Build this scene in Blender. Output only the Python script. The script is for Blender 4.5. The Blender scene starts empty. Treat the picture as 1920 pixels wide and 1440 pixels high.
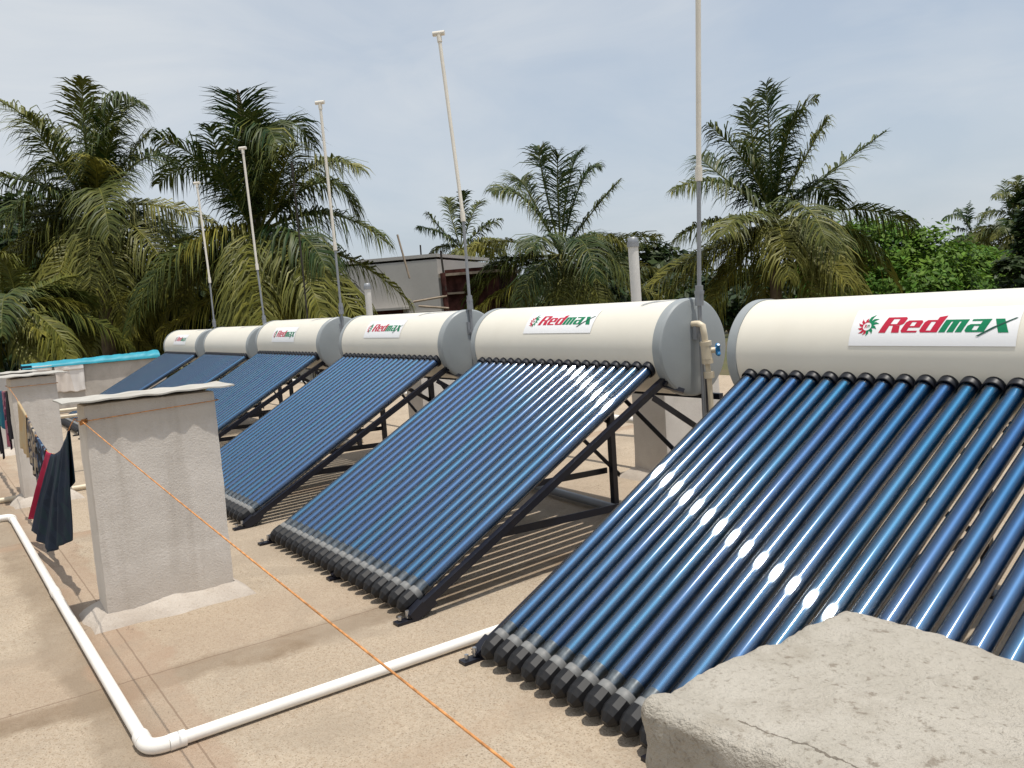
import bpy, bmesh, math, random
from math import sin, cos, pi, radians, sqrt, atan2
from mathutils import Vector, Matrix, Quaternion, noise
random.seed(7)
scene = bpy.context.scene
COL = scene.collection

# ------------------------------------------------------------------ camera
CAM = Vector((2.2897, -2.8383, 1.2043))
RGT = Vector((0.58049, 0.81138, -0.06852)); UPV = Vector((-0.04149, 0.11351, 0.99267)); FWD = Vector((-0.81321, 0.5734, -0.09956))
FPX = 1579.33                                   # focal length in pixels of the 1920 wide photograph
cd = bpy.data.cameras.new('camera'); cam = bpy.data.objects.new('camera', cd); COL.objects.link(cam)
cd.sensor_width = 36; cd.lens = FPX / 1920 * 36; cd.clip_end = 5000; cd.clip_start = 0.02
m = Matrix.Identity(4)
for i, v in enumerate((RGT, UPV, -FWD)):
    v = v.normalized()
    for j in range(3): m[j][i] = v[j]
m.translation = CAM
cam.matrix_world = m
scene.camera = cam

def at(px, py, D):
    """place far away things: a viewing direction and a distance"""
    return CAM + (FWD + RGT * ((px - 960) / FPX) + UPV * ((720 - py) / FPX)) * D

# ------------------------------------------------------------------ helpers
def tag(o, label=None, cat=None, group=None, kind=None):
    if label: o['label'] = label
    if cat: o['category'] = cat
    if group: o['group'] = group
    if kind: o['kind'] = kind
    return o

def empty(name, loc=(0, 0, 0), label=None, cat=None, group=None):
    o = bpy.data.objects.new(name, None); COL.objects.link(o); o.location = loc
    o.empty_display_size = 0.1
    return tag(o, label, cat, group)

class MB:
    """collects shapes and links them as one mesh object"""
    def __init__(s): s.v = []; s.f = []; s.mi = []; s.sm = []; s.col = None
    def add(s, verts, faces, mi=0, smooth=False):
        b = len(s.v); s.v += [tuple(v) for v in verts]
        for f in faces:
            s.f.append(tuple(b + i for i in f)); s.mi.append(mi); s.sm.append(smooth)
    def box(s, c, d, mi=0, M=None):
        x, y, z = d[0] / 2, d[1] / 2, d[2] / 2
        vs = [Vector((sx * x, sy * y, sz * z)) for sx in (-1, 1) for sy in (-1, 1) for sz in (-1, 1)]
        if M is not None: vs = [M @ v for v in vs]
        vs = [v + Vector(c) for v in vs]
        s.add(vs, [(0, 1, 3, 2), (4, 6, 7, 5), (0, 4, 5, 1), (2, 3, 7, 6), (0, 2, 6, 4), (1, 5, 7, 3)], mi)
    def bar(s, a, b, w, h, mi=0, side=Vector((1, 0, 0))):
        a, b = Vector(a), Vector(b); t = (b - a).normalized()
        sd = side - t * side.dot(t)
        if sd.length < 1e-4: sd = Vector((0, 1, 0)) - t * t.y
        sd.normalize(); n = t.cross(sd)
        vs = [p + sd * (i * w / 2) + n * (j * h / 2) for p in (a, b) for i, j in ((-1, -1), (1, -1), (1, 1), (-1, 1))]
        s.add(vs, [(0, 3, 2, 1), (4, 5, 6, 7), (0, 1, 5, 4), (1, 2, 6, 5), (2, 3, 7, 6), (3, 0, 4, 7)], mi)
    def tube(s, pts, r, n=12, mi=0, cap=True, smooth=True):
        pts = [Vector(p) for p in pts]; rs = r if isinstance(r, (list, tuple)) else [r] * len(pts)
        rings = []; prev = None
        for i, p in enumerate(pts):
            t = (pts[min(i + 1, len(pts) - 1)] - pts[max(i - 1, 0)])
            t = t.normalized() if t.length > 1e-9 else prev_t
            if prev is None:
                u = Vector((0, 0, 1)).cross(t)
                if u.length < 1e-3: u = Vector((1, 0, 0)).cross(t)
            else: u = prev - t * prev.dot(t)
            u.normalize(); w = t.cross(u); prev = u; prev_t = t
            rings.append([p + (u * cos(2 * pi * k / n) + w * sin(2 * pi * k / n)) * rs[i] for k in range(n)])
        vs = [v for rg in rings for v in rg]; fs = []
        for i in range(len(pts) - 1):
            for k in range(n):
                fs.append((i * n + k, i * n + (k + 1) % n, (i + 1) * n + (k + 1) % n, (i + 1) * n + k))
        s.add(vs, fs, mi, smooth)
        if cap:
            s.add(rings[0], [tuple(reversed(range(n)))], mi); s.add(rings[-1], [tuple(range(n))], mi)
    def build(s, name, mats, parent=None):
        me = bpy.data.meshes.new(name); me.from_pydata(s.v, [], s.f)
        if not isinstance(mats, (list, tuple)): mats = [mats]
        for mt in mats: me.materials.append(mt)
        me.polygons.foreach_set('material_index', s.mi); me.polygons.foreach_set('use_smooth', s.sm)
        if s.col:
            ca = me.color_attributes.new('tint', 'FLOAT_COLOR', 'POINT')
            ca.data.foreach_set('color', [c for q in s.col for c in (q[0], q[1], q[2], 1.0)])
        me.update()
        o = bpy.data.objects.new(name, me); COL.objects.link(o)
        if parent: o.parent = parent
        return o

def copy_tree(o, parent=None):
    c = o.copy(); COL.objects.link(c); c.parent = parent
    for ch in list(o.children): copy_tree(ch, c)
    return c

# ------------------------------------------------------------------ materials
def newmat(name):
    mt = bpy.data.materials.new(name); mt.use_nodes = True
    nt = mt.node_tree; nt.nodes.clear()
    out = nt.nodes.new('ShaderNodeOutputMaterial')
    return mt, nt, out
def N(nt, typ, **kw):
    n = nt.nodes.new(typ)
    for k, v in kw.items():
        if k.startswith('i_'):
            key = k[2:]; key = int(key) if key.isdigit() else key.replace('_', ' ')
            n.inputs[key].default_value = v
        else: setattr(n, k, v)
    return n
def L(nt, a, b): nt.links.new(a, b)
def rgba(c): return (c[0], c[1], c[2], 1)
def ramp(nt, src, p0, p1, c0=(0, 0, 0), c1=(1, 1, 1)):
    r = N(nt, 'ShaderNodeValToRGB'); e = r.color_ramp.elements
    e[0].position = p0; e[1].position = p1; e[0].color = rgba(c0); e[1].color = rgba(c1)
    L(nt, src, r.inputs[0]); return r.outputs[0]
def mix(nt, fac, a, b, blend='MIX'):
    n = N(nt, 'ShaderNodeMix', data_type='RGBA', blend_type=blend)
    for sock, v in ((n.inputs[0], fac), (n.inputs[6], a), (n.inputs[7], b)):
        if isinstance(v, (int, float)): sock.default_value = v
        elif isinstance(v, tuple): sock.default_value = rgba(v)
        else: L(nt, v, sock)
    return n.outputs[2]
def mathn(nt, op, a, b=0.0, clamp=False):
    n = N(nt, 'ShaderNodeMath', operation=op, use_clamp=clamp)
    for i, v in enumerate((a, b)):
        if isinstance(v, (int, float)): n.inputs[i].default_value = v
        else: L(nt, v, n.inputs[i])
    return n.outputs[0]
def noisen(nt, vec, scale, detail=4, rough=0.55, dist=0.0):
    n = N(nt, 'ShaderNodeTexNoise'); n.inputs['Scale'].default_value = scale; n.inputs['Detail'].default_value = detail
    n.inputs['Roughness'].default_value = rough; n.inputs['Distortion'].default_value = dist
    if vec is not None: L(nt, vec, n.inputs['Vector'])
    return n.outputs[0]
def pbsdf(nt, out, rough=0.6, spec=0.4, metal=0.0):
    b = N(nt, 'ShaderNodeBsdfPrincipled'); b.inputs['Roughness'].default_value = rough
    b.inputs['Specular IOR Level'].default_value = spec; b.inputs['Metallic'].default_value = metal
    L(nt, b.outputs[0], out.inputs[0]); return b
def bump(nt, b, h, strength, dist):
    n = N(nt, 'ShaderNodeBump'); n.inputs['Strength'].default_value = strength; n.inputs['Distance'].default_value = dist
    L(nt, h, n.inputs['Height']); L(nt, n.outputs[0], b.inputs['Normal'])

def paint(name, col, rough=0.5, spec=0.4, metal=0.0, var=0.12, scale=6.0, dirt=None, dirtamt=0.0, bmp=0.0, coord='Object'):
    mt, nt, out = newmat(name); b = pbsdf(nt, out, rough, spec, metal)
    tc = N(nt, 'ShaderNodeTexCoord').outputs[coord]
    nz = noisen(nt, tc, scale, 6, 0.6)
    lo = tuple(c * (1 - var) for c in col); hi = tuple(min(1, c * (1 + var)) for c in col)
    c = mix(nt, ramp(nt, nz, 0.35, 0.65), lo, hi)
    if dirt:
        d = ramp(nt, noisen(nt, tc, scale * 0.6, 8, 0.7, 0.4), 0.5, 0.72)
        c = mix(nt, mathn(nt, 'MULTIPLY', d, dirtamt), c, dirt)
    L(nt, c, b.inputs['Base Color'])
    if bmp: bump(nt, b, noisen(nt, tc, scale * 12, 5), bmp, 0.004)
    return mt

M = {}
M['tank'] = paint('cream_tank_paint', (0.76, 0.72, 0.62), 0.38, 0.45, var=0.03, scale=2.0, dirt=(0.6, 0.55, 0.44), dirtamt=0.18)
M['cap'] = paint('grey_blue_end_cap', (0.31, 0.335, 0.34), 0.42, 0.4, var=0.06, scale=5.0, dirt=(0.36, 0.37, 0.36), dirtamt=0.35)
M['seal'] = paint('black_rubber', (0.008, 0.009, 0.014), 0.45, 0.4)
M['cup'] = paint('black_plastic_cup', (0.006, 0.006, 0.007), 0.5, 0.4, dirt=(0.06, 0.05, 0.04), dirtamt=0.3, scale=20)
M['collar'] = paint('clear_collar', (0.16, 0.16, 0.155), 0.5, 0.4, metal=0.0, var=0.2, scale=30)
M['frame'] = paint('dark_frame_paint', (0.007, 0.008, 0.015), 0.38, 0.4, dirt=(0.03, 0.024, 0.02), dirtamt=0.4, scale=10)
M['bolt'] = paint('zinc_bolt', (0.5, 0.5, 0.5), 0.3, 0.5, metal=0.9)
M['pvc'] = paint('white_pvc', (0.85, 0.82, 0.76), 0.32, 0.5, var=0.03, dirt=(0.6, 0.52, 0.42), dirtamt=0.25, scale=5)
M['cream_pvc'] = paint('cream_pvc', (0.66, 0.57, 0.42), 0.4, 0.45, var=0.06, scale=8)
M['pole_pvc'] = paint('pale_pole_pvc', (0.74, 0.69, 0.60), 0.4, 0.45, var=0.05, scale=8)
M['grey_pipe'] = paint('grey_gi_pipe', (0.29, 0.30, 0.315), 0.45, 0.5, metal=0.35, var=0.1, scale=8)
M['white_vent'] = paint('pale_vent_pipe', (0.62, 0.61, 0.58), 0.5, 0.4, var=0.06)
M['blue_handle'] = paint('blue_plastic', (0.01, 0.17, 0.40), 0.35, 0.5)
M['label'] = paint('white_sticker', (0.84, 0.84, 0.84), 0.35, 0.45, var=0.01)
M['red_ink'] = paint('red_ink', (0.50, 0.018, 0.05), 0.4, 0.3, var=0.03)
M['green_ink'] = paint('green_ink', (0.004, 0.20, 0.085), 0.4, 0.3, var=0.03)
M['dark_ink'] = paint('dark_green_ink', (0.02, 0.09, 0.06), 0.4, 0.3, var=0.03)
M['rope'] = paint('orange_rope', (0.55, 0.25, 0.09), 0.75, 0.2, var=0.35, scale=60)
M['sheet'] = paint('cement_sheet', (0.46, 0.44, 0.395), 0.85, 0.15, var=0.1, scale=9, dirt=(0.3, 0.26, 0.2), dirtamt=0.5, bmp=0.4)
M['trunk'] = paint('palm_bark', (0.16, 0.12, 0.085), 0.9, 0.1, var=0.3, scale=5)
M['bark'] = paint('tree_bark', (0.10, 0.075, 0.05), 0.9, 0.1, var=0.3, scale=5)
M['tarp'] = paint('cyan_tarpaulin', (0.025, 0.29, 0.38), 0.5, 0.35, var=0.12, scale=7)
M['stick'] = paint('bamboo', (0.34, 0.27, 0.2), 0.8, 0.2, var=0.2)
M['dark_stick'] = paint('dark_pole', (0.04, 0.035, 0.03), 0.8, 0.2, var=0.2)
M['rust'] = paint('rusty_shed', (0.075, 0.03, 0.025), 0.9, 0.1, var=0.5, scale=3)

def absorber():
    mt, nt, out = newmat('blue_absorber'); b = pbsdf(nt, out, 0.52, 0.5, 0.75)
    inf = N(nt, 'ShaderNodeObjectInfo').outputs['Random']
    tc = N(nt, 'ShaderNodeTexCoord').outputs['Object']
    c = mix(nt, ramp(nt, inf, 0.15, 0.95), (0.004, 0.115, 0.25), (0.010, 0.080, 0.23))
    d = ramp(nt, noisen(nt, tc, 900, 2, 0.5), 0.66, 0.74)            # dust specks
    c = mix(nt, mathn(nt, 'MULTIPLY', d, 0.5), c, (0.16, 0.24, 0.34))
    wp = N(nt, 'ShaderNodeNewGeometry').outputs['Position']
    d2 = ramp(nt, noisen(nt, wp, 1.9, 5, 0.6), 0.45, 0.7); c = mix(nt, mathn(nt, 'MULTIPLY', d2, 0.3), c, (0.03, 0.13, 0.24))
    d3 = ramp(nt, noisen(nt, wp, 60, 3, 0.6), 0.72, 0.76); c = mix(nt, mathn(nt, 'MULTIPLY', d3, 0.5), c, (0.30, 0.32, 0.32))
    L(nt, c, b.inputs['Base Color'])
    # sputtered coating: scatters along the circumference, stays sharp along the tube
    g = N(nt, 'ShaderNodeBsdfAnisotropic'); g.distribution = 'BECKMANN'; g.inputs['Roughness'].default_value = 0.18; g.inputs['Anisotropy'].default_value = 0.92
    g.inputs['Color'].default_value = (0.75, 0.85, 1.0, 1)
    cx = N(nt, 'ShaderNodeCombineXYZ'); cx.inputs[1].default_value = cos(0.5025); cx.inputs[2].default_value = sin(0.5025); L(nt, cx.outputs[0], g.inputs['Tangent'])
    mx = N(nt, 'ShaderNodeMixShader'); mx.inputs[0].default_value = 0.18
    L(nt, b.outputs[0], mx.inputs[1]); L(nt, g.outputs[0], mx.inputs[2]); L(nt, mx.outputs[0], out.inputs[0])
    return mt
M['absorber'] = absorber()
def glass():
    mt, nt, out = newmat('clear_glass_tube')
    fr = N(nt, 'ShaderNodeFresnel'); fr.inputs['IOR'].default_value = 1.5
    g = N(nt, 'ShaderNodeBsdfGlossy'); g.distribution = 'BECKMANN'; g.inputs['Roughness'].default_value = 0.15; g.inputs['Color'].default_value = (1, 1, 1, 1)
    t = N(nt, 'ShaderNodeBsdfTransparent'); t.inputs['Color'].default_value = (0.93, 0.95, 0.94, 1)
    mx = N(nt, 'ShaderNodeMixShader')
    L(nt, mathn(nt, 'MULTIPLY', fr.outputs[0], 1.15, True), mx.inputs[0]); L(nt, t.outputs[0], mx.inputs[1]); L(nt, g.outputs[0], mx.inputs[2])
    L(nt, mx.outputs[0], out.inputs[0]); return mt
M['glass'] = glass()
M['silver'] = paint('silvery_tube_tip', (0.22, 0.24, 0.26), 0.3, 0.5, metal=0.7, var=0.3, scale=40)

def roof_mat():
    mt, nt, out = newmat('roof_floor_plaster'); b = pbsdf(nt, out, 0.9, 0.15)
    pos = N(nt, 'ShaderNodeNewGeometry').outputs['Position']
    sep = N(nt, 'ShaderNodeSeparateXYZ'); L(nt, pos, sep.inputs[0]); X, Y = sep.outputs[0], sep.outputs[1]
    big = noisen(nt, pos, 0.8, 6, 0.6); mid = noisen(nt, pos, 5, 8, 0.65, 0.3); fine = noisen(nt, pos, 55, 5, 0.7); vfine = noisen(nt, pos, 160, 3, 0.6)
    c = mix(nt, ramp(nt, big, 0.35, 0.68), (0.455, 0.368, 0.272), (0.535, 0.447, 0.337))
    c = mix(nt, mathn(nt, 'MULTIPLY', ramp(nt, mid, 0.45, 0.7), 0.5), c, (0.40, 0.335, 0.26))
    c = mix(nt, mathn(nt, 'MULTIPLY', ramp(nt, fine, 0.48, 0.66), 0.8), c, (0.36, 0.27, 0.185))
    c = mix(nt, mathn(nt, 'MULTIPLY', ramp(nt, vfine, 0.55, 0.68), 0.9), c, (0.19, 0.14, 0.095))
    lt = noisen(nt, pos, 90, 2, 0.5)
    c = mix(nt, mathn(nt, 'MULTIPLY', ramp(nt, lt, 0.6, 0.75), 0.5), c, (0.68, 0.55, 0.42))
    # water stains: darker bands along plaster joints, wandering edges
    wob = mathn(nt, 'MULTIPLY', mathn(nt, 'SUBTRACT', noisen(nt, pos, 3.0, 6, 0.65), 0.5), 0.26)
    def band(coord, centre, half, soft, amt, c, colr):
        d = mathn(nt, 'ABSOLUTE', mathn(nt, 'SUBTRACT', mathn(nt, 'ADD', coord, wob), centre))
        k = mathn(nt, 'MULTIPLY', mathn(nt, 'SUBTRACT', 1.0, mathn(nt, 'DIVIDE', mathn(nt, 'SUBTRACT', d, half), soft, True), True), amt)
        k = mathn(nt, 'MULTIPLY', k, ramp(nt, mid, 0.3, 0.6, (0.45,) * 3, (1,) * 3))
        return mix(nt, k, c, colr)
    c = band(X, -0.69, 0.06, 0.05, 0.9, c, (0.24, 0.175, 0.115))
    c = band(X, -1.02, 0.20, 0.16, 0.5, c, (0.37, 0.275, 0.195))
    c = band(Y, -2.47, 0.07, 0.05, 0.75, c, (0.26, 0.20, 0.14))
    c = band(Y, -2.33, 0.10, 0.03, 0.6, c, (0.38, 0.265, 0.185))
    c = band(X, -3.2, 0.05, 0.06, 0.8, c, (0.36, 0.25, 0.17))
    c = band(X, 0.35, 0.04, 0.05, 0.35, c, (0.40, 0.29, 0.2))
    c = band(Y, 0.45, 0.25, 0.25, 0.45, c, (0.36, 0.28, 0.21))
    # older grey patches and hairline cracks
    pt = ramp(nt, noisen(nt, pos, 1.7, 7, 0.65, 0.6), 0.50, 0.62); c = mix(nt, mathn(nt, 'MULTIPLY', pt, 0.55), c, (0.34, 0.275, 0.205))
    ck = mathn(nt, 'LESS_THAN', mathn(nt, 'ABSOLUTE', mathn(nt, 'SUBTRACT', noisen(nt, pos, 1.3, 7, 0.62, 0.3), 0.5)), 0.0016)
    ck = mathn(nt, 'MULTIPLY', ck, ramp(nt, noisen(nt, pos, 0.9, 2), 0.5, 0.56)); c = mix(nt, mathn(nt, 'MULTIPLY', ck, 0.6), c, (0.16, 0.115, 0.08))
    gr = ramp(nt, noisen(nt, pos, 34, 2, 0.5), 0.73, 0.77); c = mix(nt, mathn(nt, 'MULTIPLY', gr, 0.7), c, (0.15, 0.11, 0.075))
    # hairline joints
    def line(coord, centre, w, c, k0=0.02):
        wb = mathn(nt, 'MULTIPLY', mathn(nt, 'SUBTRACT', noisen(nt, pos, 7.0, 5, 0.6), 0.5), k0)
        d = mathn(nt, 'ABSOLUTE', mathn(nt, 'SUBTRACT', mathn(nt, 'ADD', coord, wb), centre))
        return mix(nt, mathn(nt, 'MULTIPLY', mathn(nt, 'LESS_THAN', d, w), 0.55), c, (0.18, 0.12, 0.08))
    c = line(X, -0.765, 0.004, c); c = line(Y, -2.30, 0.003, c, 0.006); c = line(X, -3.26, 0.004, c)
    L(nt, c, b.inputs['Base Color'])
    h = mathn(nt, 'ADD', mathn(nt, 'MULTIPLY', fine, 0.7), vfine)
    bump(nt, b, h, 0.85, 0.008)
    return mt
M['roof'] = roof_mat()

def plaster(name, a, bcol, dark, bmp=0.6, speck=0.5, scale=1.0, crack=False, streak=False):
    mt, nt, out = newmat(name); b = pbsdf(nt, out, 0.92, 0.12)
    pos = N(nt, 'ShaderNodeNewGeometry').outputs['Position']
    big = noisen(nt, pos, 3.2 * scale, 7, 0.65, 0.4); mid = noisen(nt, pos, 16 * scale, 6, 0.7); fine = noisen(nt, pos, 110 * scale, 4, 0.65); vf = noisen(nt, pos, 300 * scale, 3, 0.6)
    c = mix(nt, ramp(nt, big, 0.35, 0.68), a, bcol)
    c = mix(nt, mathn(nt, 'MULTIPLY', ramp(nt, mid, 0.55, 0.75), 0.5 * speck), c, dark)
    c = mix(nt, mathn(nt, 'MULTIPLY', ramp(nt, fine, 0.56, 0.72), speck), c, dark)
    if streak:     # rain streaks and a greyer top
        mpn = N(nt, 'ShaderNodeMapping'); L(nt, pos, mpn.inputs[0]); mpn.inputs['Scale'].default_value = (11, 11, 0.9)
        sk = ramp(nt, noisen(nt, mpn.outputs[0], 1.0, 6, 0.6, 0.3), 0.5, 0.72); c = mix(nt, mathn(nt, 'MULTIPLY', sk, 0.45), c, (0.40, 0.355, 0.30))
        s2 = N(nt, 'ShaderNodeSeparateXYZ'); L(nt, pos, s2.inputs[0])
        tp = ramp(nt, mathn(nt, 'ADD', s2.outputs[2], mathn(nt, 'MULTIPLY', mid, 0.12)), 0.80, 0.86); c = mix(nt, mathn(nt, 'MULTIPLY', tp, 0.5), c, (0.42, 0.37, 0.30))
        bt = ramp(nt, mathn(nt, 'ADD', s2.outputs[2], mathn(nt, 'MULTIPLY', mid, 0.2)), 0.14, 0.32); c = mix(nt, mathn(nt, 'MULTIPLY', mathn(nt, 'SUBTRACT', 1.0, bt), 0.35), c, (0.42, 0.34, 0.26))
    if crack:      # a wandering hairline crack across the top
        sp = N(nt, 'ShaderNodeSeparateXYZ'); L(nt, pos, sp.inputs[0])
        wv = mathn(nt, 'MULTIPLY', mathn(nt, 'SUBTRACT', noisen(nt, pos, 14, 5, 0.6), 0.5), 0.06)
        d = mathn(nt, 'ABSOLUTE', mathn(nt, 'ADD', mathn(nt, 'SUBTRACT', sp.outputs[1], -2.105), wv))
        k = mathn(nt, 'MULTIPLY', mathn(nt, 'LESS_THAN', d, 0.0016), mathn(nt, 'MULTIPLY', mathn(nt, 'GREATER_THAN', sp.outputs[0], 1.66), mathn(nt, 'GREATER_THAN', sp.outputs[2], 0.685)))
        c = mix(nt, mathn(nt, 'MULTIPLY', k, 0.7), c, (0.09, 0.07, 0.05))
        st = ramp(nt, noisen(nt, pos, 6.5, 6, 0.65, 0.5), 0.5, 0.68); c = mix(nt, mathn(nt, 'MULTIPLY', st, 0.4), c, (0.25, 0.21, 0.155))
        pk = ramp(nt, noisen(nt, pos, 46, 3, 0.6), 0.62, 0.70); c = mix(nt, mathn(nt, 'MULTIPLY', pk, 0.6), c, (0.17, 0.135, 0.10))
    L(nt, c, b.inputs['Base Color'])
    h = mathn(nt, 'ADD', mathn(nt, 'MULTIPLY', mid, 1.2), mathn(nt, 'ADD', fine, mathn(nt, 'MULTIPLY', vf, 0.5)))
    bump(nt, b, h, bmp, 0.006)
    return mt
M['pillar'] = plaster('grey_cement_plaster', (0.60, 0.555, 0.495), (0.68, 0.63, 0.57), (0.46, 0.41, 0.355), 0.4, 0.3, 1.0, False, True)
M['mortar'] = plaster('pale_mortar', (0.42, 0.36, 0.30), (0.58, 0.52, 0.45), (0.30, 0.24, 0.18), 0.6, 0.5)
M['block'] = plaster('rough_concrete', (0.40, 0.365, 0.305), (0.51, 0.47, 0.405), (0.21, 0.18, 0.14), 1.0, 0.7, 1.0, True)
M['whitewash'] = plaster('whitewashed_plaster', (0.55, 0.52, 0.48), (0.64, 0.61, 0.56), (0.42, 0.39, 0.35), 0.4, 0.3)
M['wall'] = plaster('stained_parapet_plaster', (0.40, 0.37, 0.33), (0.54, 0.50, 0.45), (0.26, 0.23, 0.2), 0.4, 0.5, 0.7)
M['bwall'] = plaster('bare_cement_wall', (0.48, 0.455, 0.42), (0.55, 0.525, 0.485), (0.39, 0.365, 0.33), 0.3, 0.3, 0.12)
M['earth'] = plaster('dry_earth', (0.14, 0.11, 0.07), (0.09, 0.10, 0.04), (0.05, 0.06, 0.03), 0.3, 0.6, 0.05)

def cloth_mat(name, cols, scale, rough=0.85, bands=False, specks=None):
    mt, nt, out = newmat(name); b = pbsdf(nt, out, rough, 0.15)
    tc = N(nt, 'ShaderNodeTexCoord').outputs['Object']
    v = N(nt, 'ShaderNodeTexVoronoi'); v.inputs['Scale'].default_value = scale; L(nt, tc, v.inputs['Vector'])
    sp = N(nt, 'ShaderNodeSeparateColor'); L(nt, v.outputs['Color'], sp.inputs[0])
    c = ramp(nt, sp.outputs[0], 0.0, 1.0, cols[0], cols[-1])
    r = c.node.color_ramp
    r.interpolation = 'CONSTANT'
    r.elements[1].position = (len(cols) - 1) / len(cols)
    for i in range(1, len(cols) - 1):
        e = r.elements.new(i / len(cols)); e.color = rgba(cols[i])
    c = mix(nt, ramp(nt, noisen(nt, tc, scale * 2.3, 5), 0.4, 0.7), c, (0.0, 0.0, 0.0)) if specks else c
    L(nt, c, b.inputs['Base Color'])
    bump(nt, b, noisen(nt, tc, 120, 3), 0.3, 0.003)
    return mt
M['navy'] = cloth_mat('navy_cotton', [(0.010, 0.020, 0.040), (0.014, 0.026, 0.050), (0.012, 0.03, 0.045)], 14)
M['magenta'] = cloth_mat('magenta_cotton', [(0.36, 0.015, 0.06), (0.30, 0.012, 0.05)], 8)
M['print_blue'] = cloth_mat('blue_white_print', [(0.015, 0.02, 0.035), (0.03, 0.06, 0.12), (0.14, 0.20, 0.28), (0.01, 0.01, 0.015), (0.02, 0.025, 0.05)], 34)
M['print_beige'] = cloth_mat('beige_black_print', [(0.38, 0.32, 0.24), (0.02, 0.02, 0.02), (0.25, 0.2, 0.15), (0.08, 0.08, 0.1)], 36)
M['straw'] = cloth_mat('straw_cotton', [(0.46, 0.33, 0.18), (0.43, 0.34, 0.21)], 10)
M['print_pink'] = cloth_mat('pink_purple_print', [(0.14, 0.03, 0.07), (0.34, 0.10, 0.14), (0.06, 0.02, 0.05), (0.30, 0.16, 0.2)], 26)
M['plum'] = cloth_mat('plum_cotton', [(0.05, 0.035, 0.075), (0.06, 0.04, 0.085)], 9)
M['black_cloth'] = cloth_mat('black_cotton', [(0.012, 0.011, 0.018), (0.015, 0.014, 0.02)], 9)
M['teal'] = cloth_mat('blue_teal_cotton', [(0.01, 0.06, 0.18), (0.02, 0.16, 0.2), (0.01, 0.1, 0.16)], 8)
M['white_cloth'] = cloth_mat('off_white_cotton', [(0.66, 0.60, 0.54), (0.72, 0.69, 0.66)], 3)

def leaf_mat(name, green, yellow, trans=0.30, rough=0.42, spec=0.45):
    mt, nt, out = newmat(name); b = N(nt, 'ShaderNodeBsdfPrincipled')
    at_ = N(nt, 'ShaderNodeAttribute', attribute_name='tint')
    sp = N(nt, 'ShaderNodeSeparateColor'); L(nt, at_.outputs['Color'], sp.inputs[0])
    c = mix(nt, sp.outputs[0], green, yellow)
    dk = N(nt, 'ShaderNodeHueSaturation'); dk.inputs['Saturation'].default_value = 1.0
    L(nt, mathn(nt, 'ADD', 0.6, mathn(nt, 'MULTIPLY', sp.outputs[1], 0.8)), dk.inputs['Value']); L(nt, c, dk.inputs['Color'])
    L(nt, dk.outputs[0], b.inputs['Base Color']); b.inputs['Roughness'].default_value = rough; b.inputs['Specular IOR Level'].default_value = spec
    t = N(nt, 'ShaderNodeBsdfTranslucent'); L(nt, dk.outputs[0], t.inputs['Color'])
    mx = N(nt, 'ShaderNodeMixShader'); mx.inputs[0].default_value = trans
    L(nt, b.outputs[0], mx.inputs[1]); L(nt, t.outputs[0], mx.inputs[2]); L(nt, mx.outputs[0], out.inputs[0])
    return mt
M['palm'] = leaf_mat('palm_leaf', (0.017, 0.046, 0.011), (0.36, 0.31, 0.05), 0.16, 0.5, 0.28)
M['leaf'] = leaf_mat('broad_leaf', (0.050, 0.145, 0.016), (0.19, 0.28, 0.035), 0.3, 0.55, 0.2)
M['dark_leaf'] = leaf_mat('dark_broad_leaf', (0.018, 0.040, 0.010), (0.07, 0.09, 0.02), 0.2, 0.5, 0.3)

# ------------------------------------------------------------------ ground and roof
b = MB(); b.add([(-3000, -3000, -4.2), (3000, -3000, -4.2), (3000, 3000, -4.2), (-3000, 3000, -4.2)], [(0, 1, 2, 3)])
tag(b.build('ground', M['earth']), kind='structure')
b = MB()
b.box((-3.0, 0.0, -2.1), (18.0, 12.0, 4.2 - 0.008))
# gently uneven top sheet: finer near the camera
nx, ny = 120, 80
vs = [];
for j in range(ny + 1):
    for i in range(nx + 1):
        x = -12.0 + 18.0 * i / nx; y = -6.0 + 12.0 * j / ny
        edge = (i in (0, nx)) or (j in (0, ny))
        z = 0.0 if not edge else -0.003
        vs.append((x, y, z))
b.add(vs, [(j * (nx + 1) + i, j * (nx + 1) + i + 1, (j + 1) * (nx + 1) + i + 1, (j + 1) * (nx + 1) + i) for j in range(ny) for i in range(nx)], 0, True)
tag(b.build('roof_floor', M['roof']), kind='structure')

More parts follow.
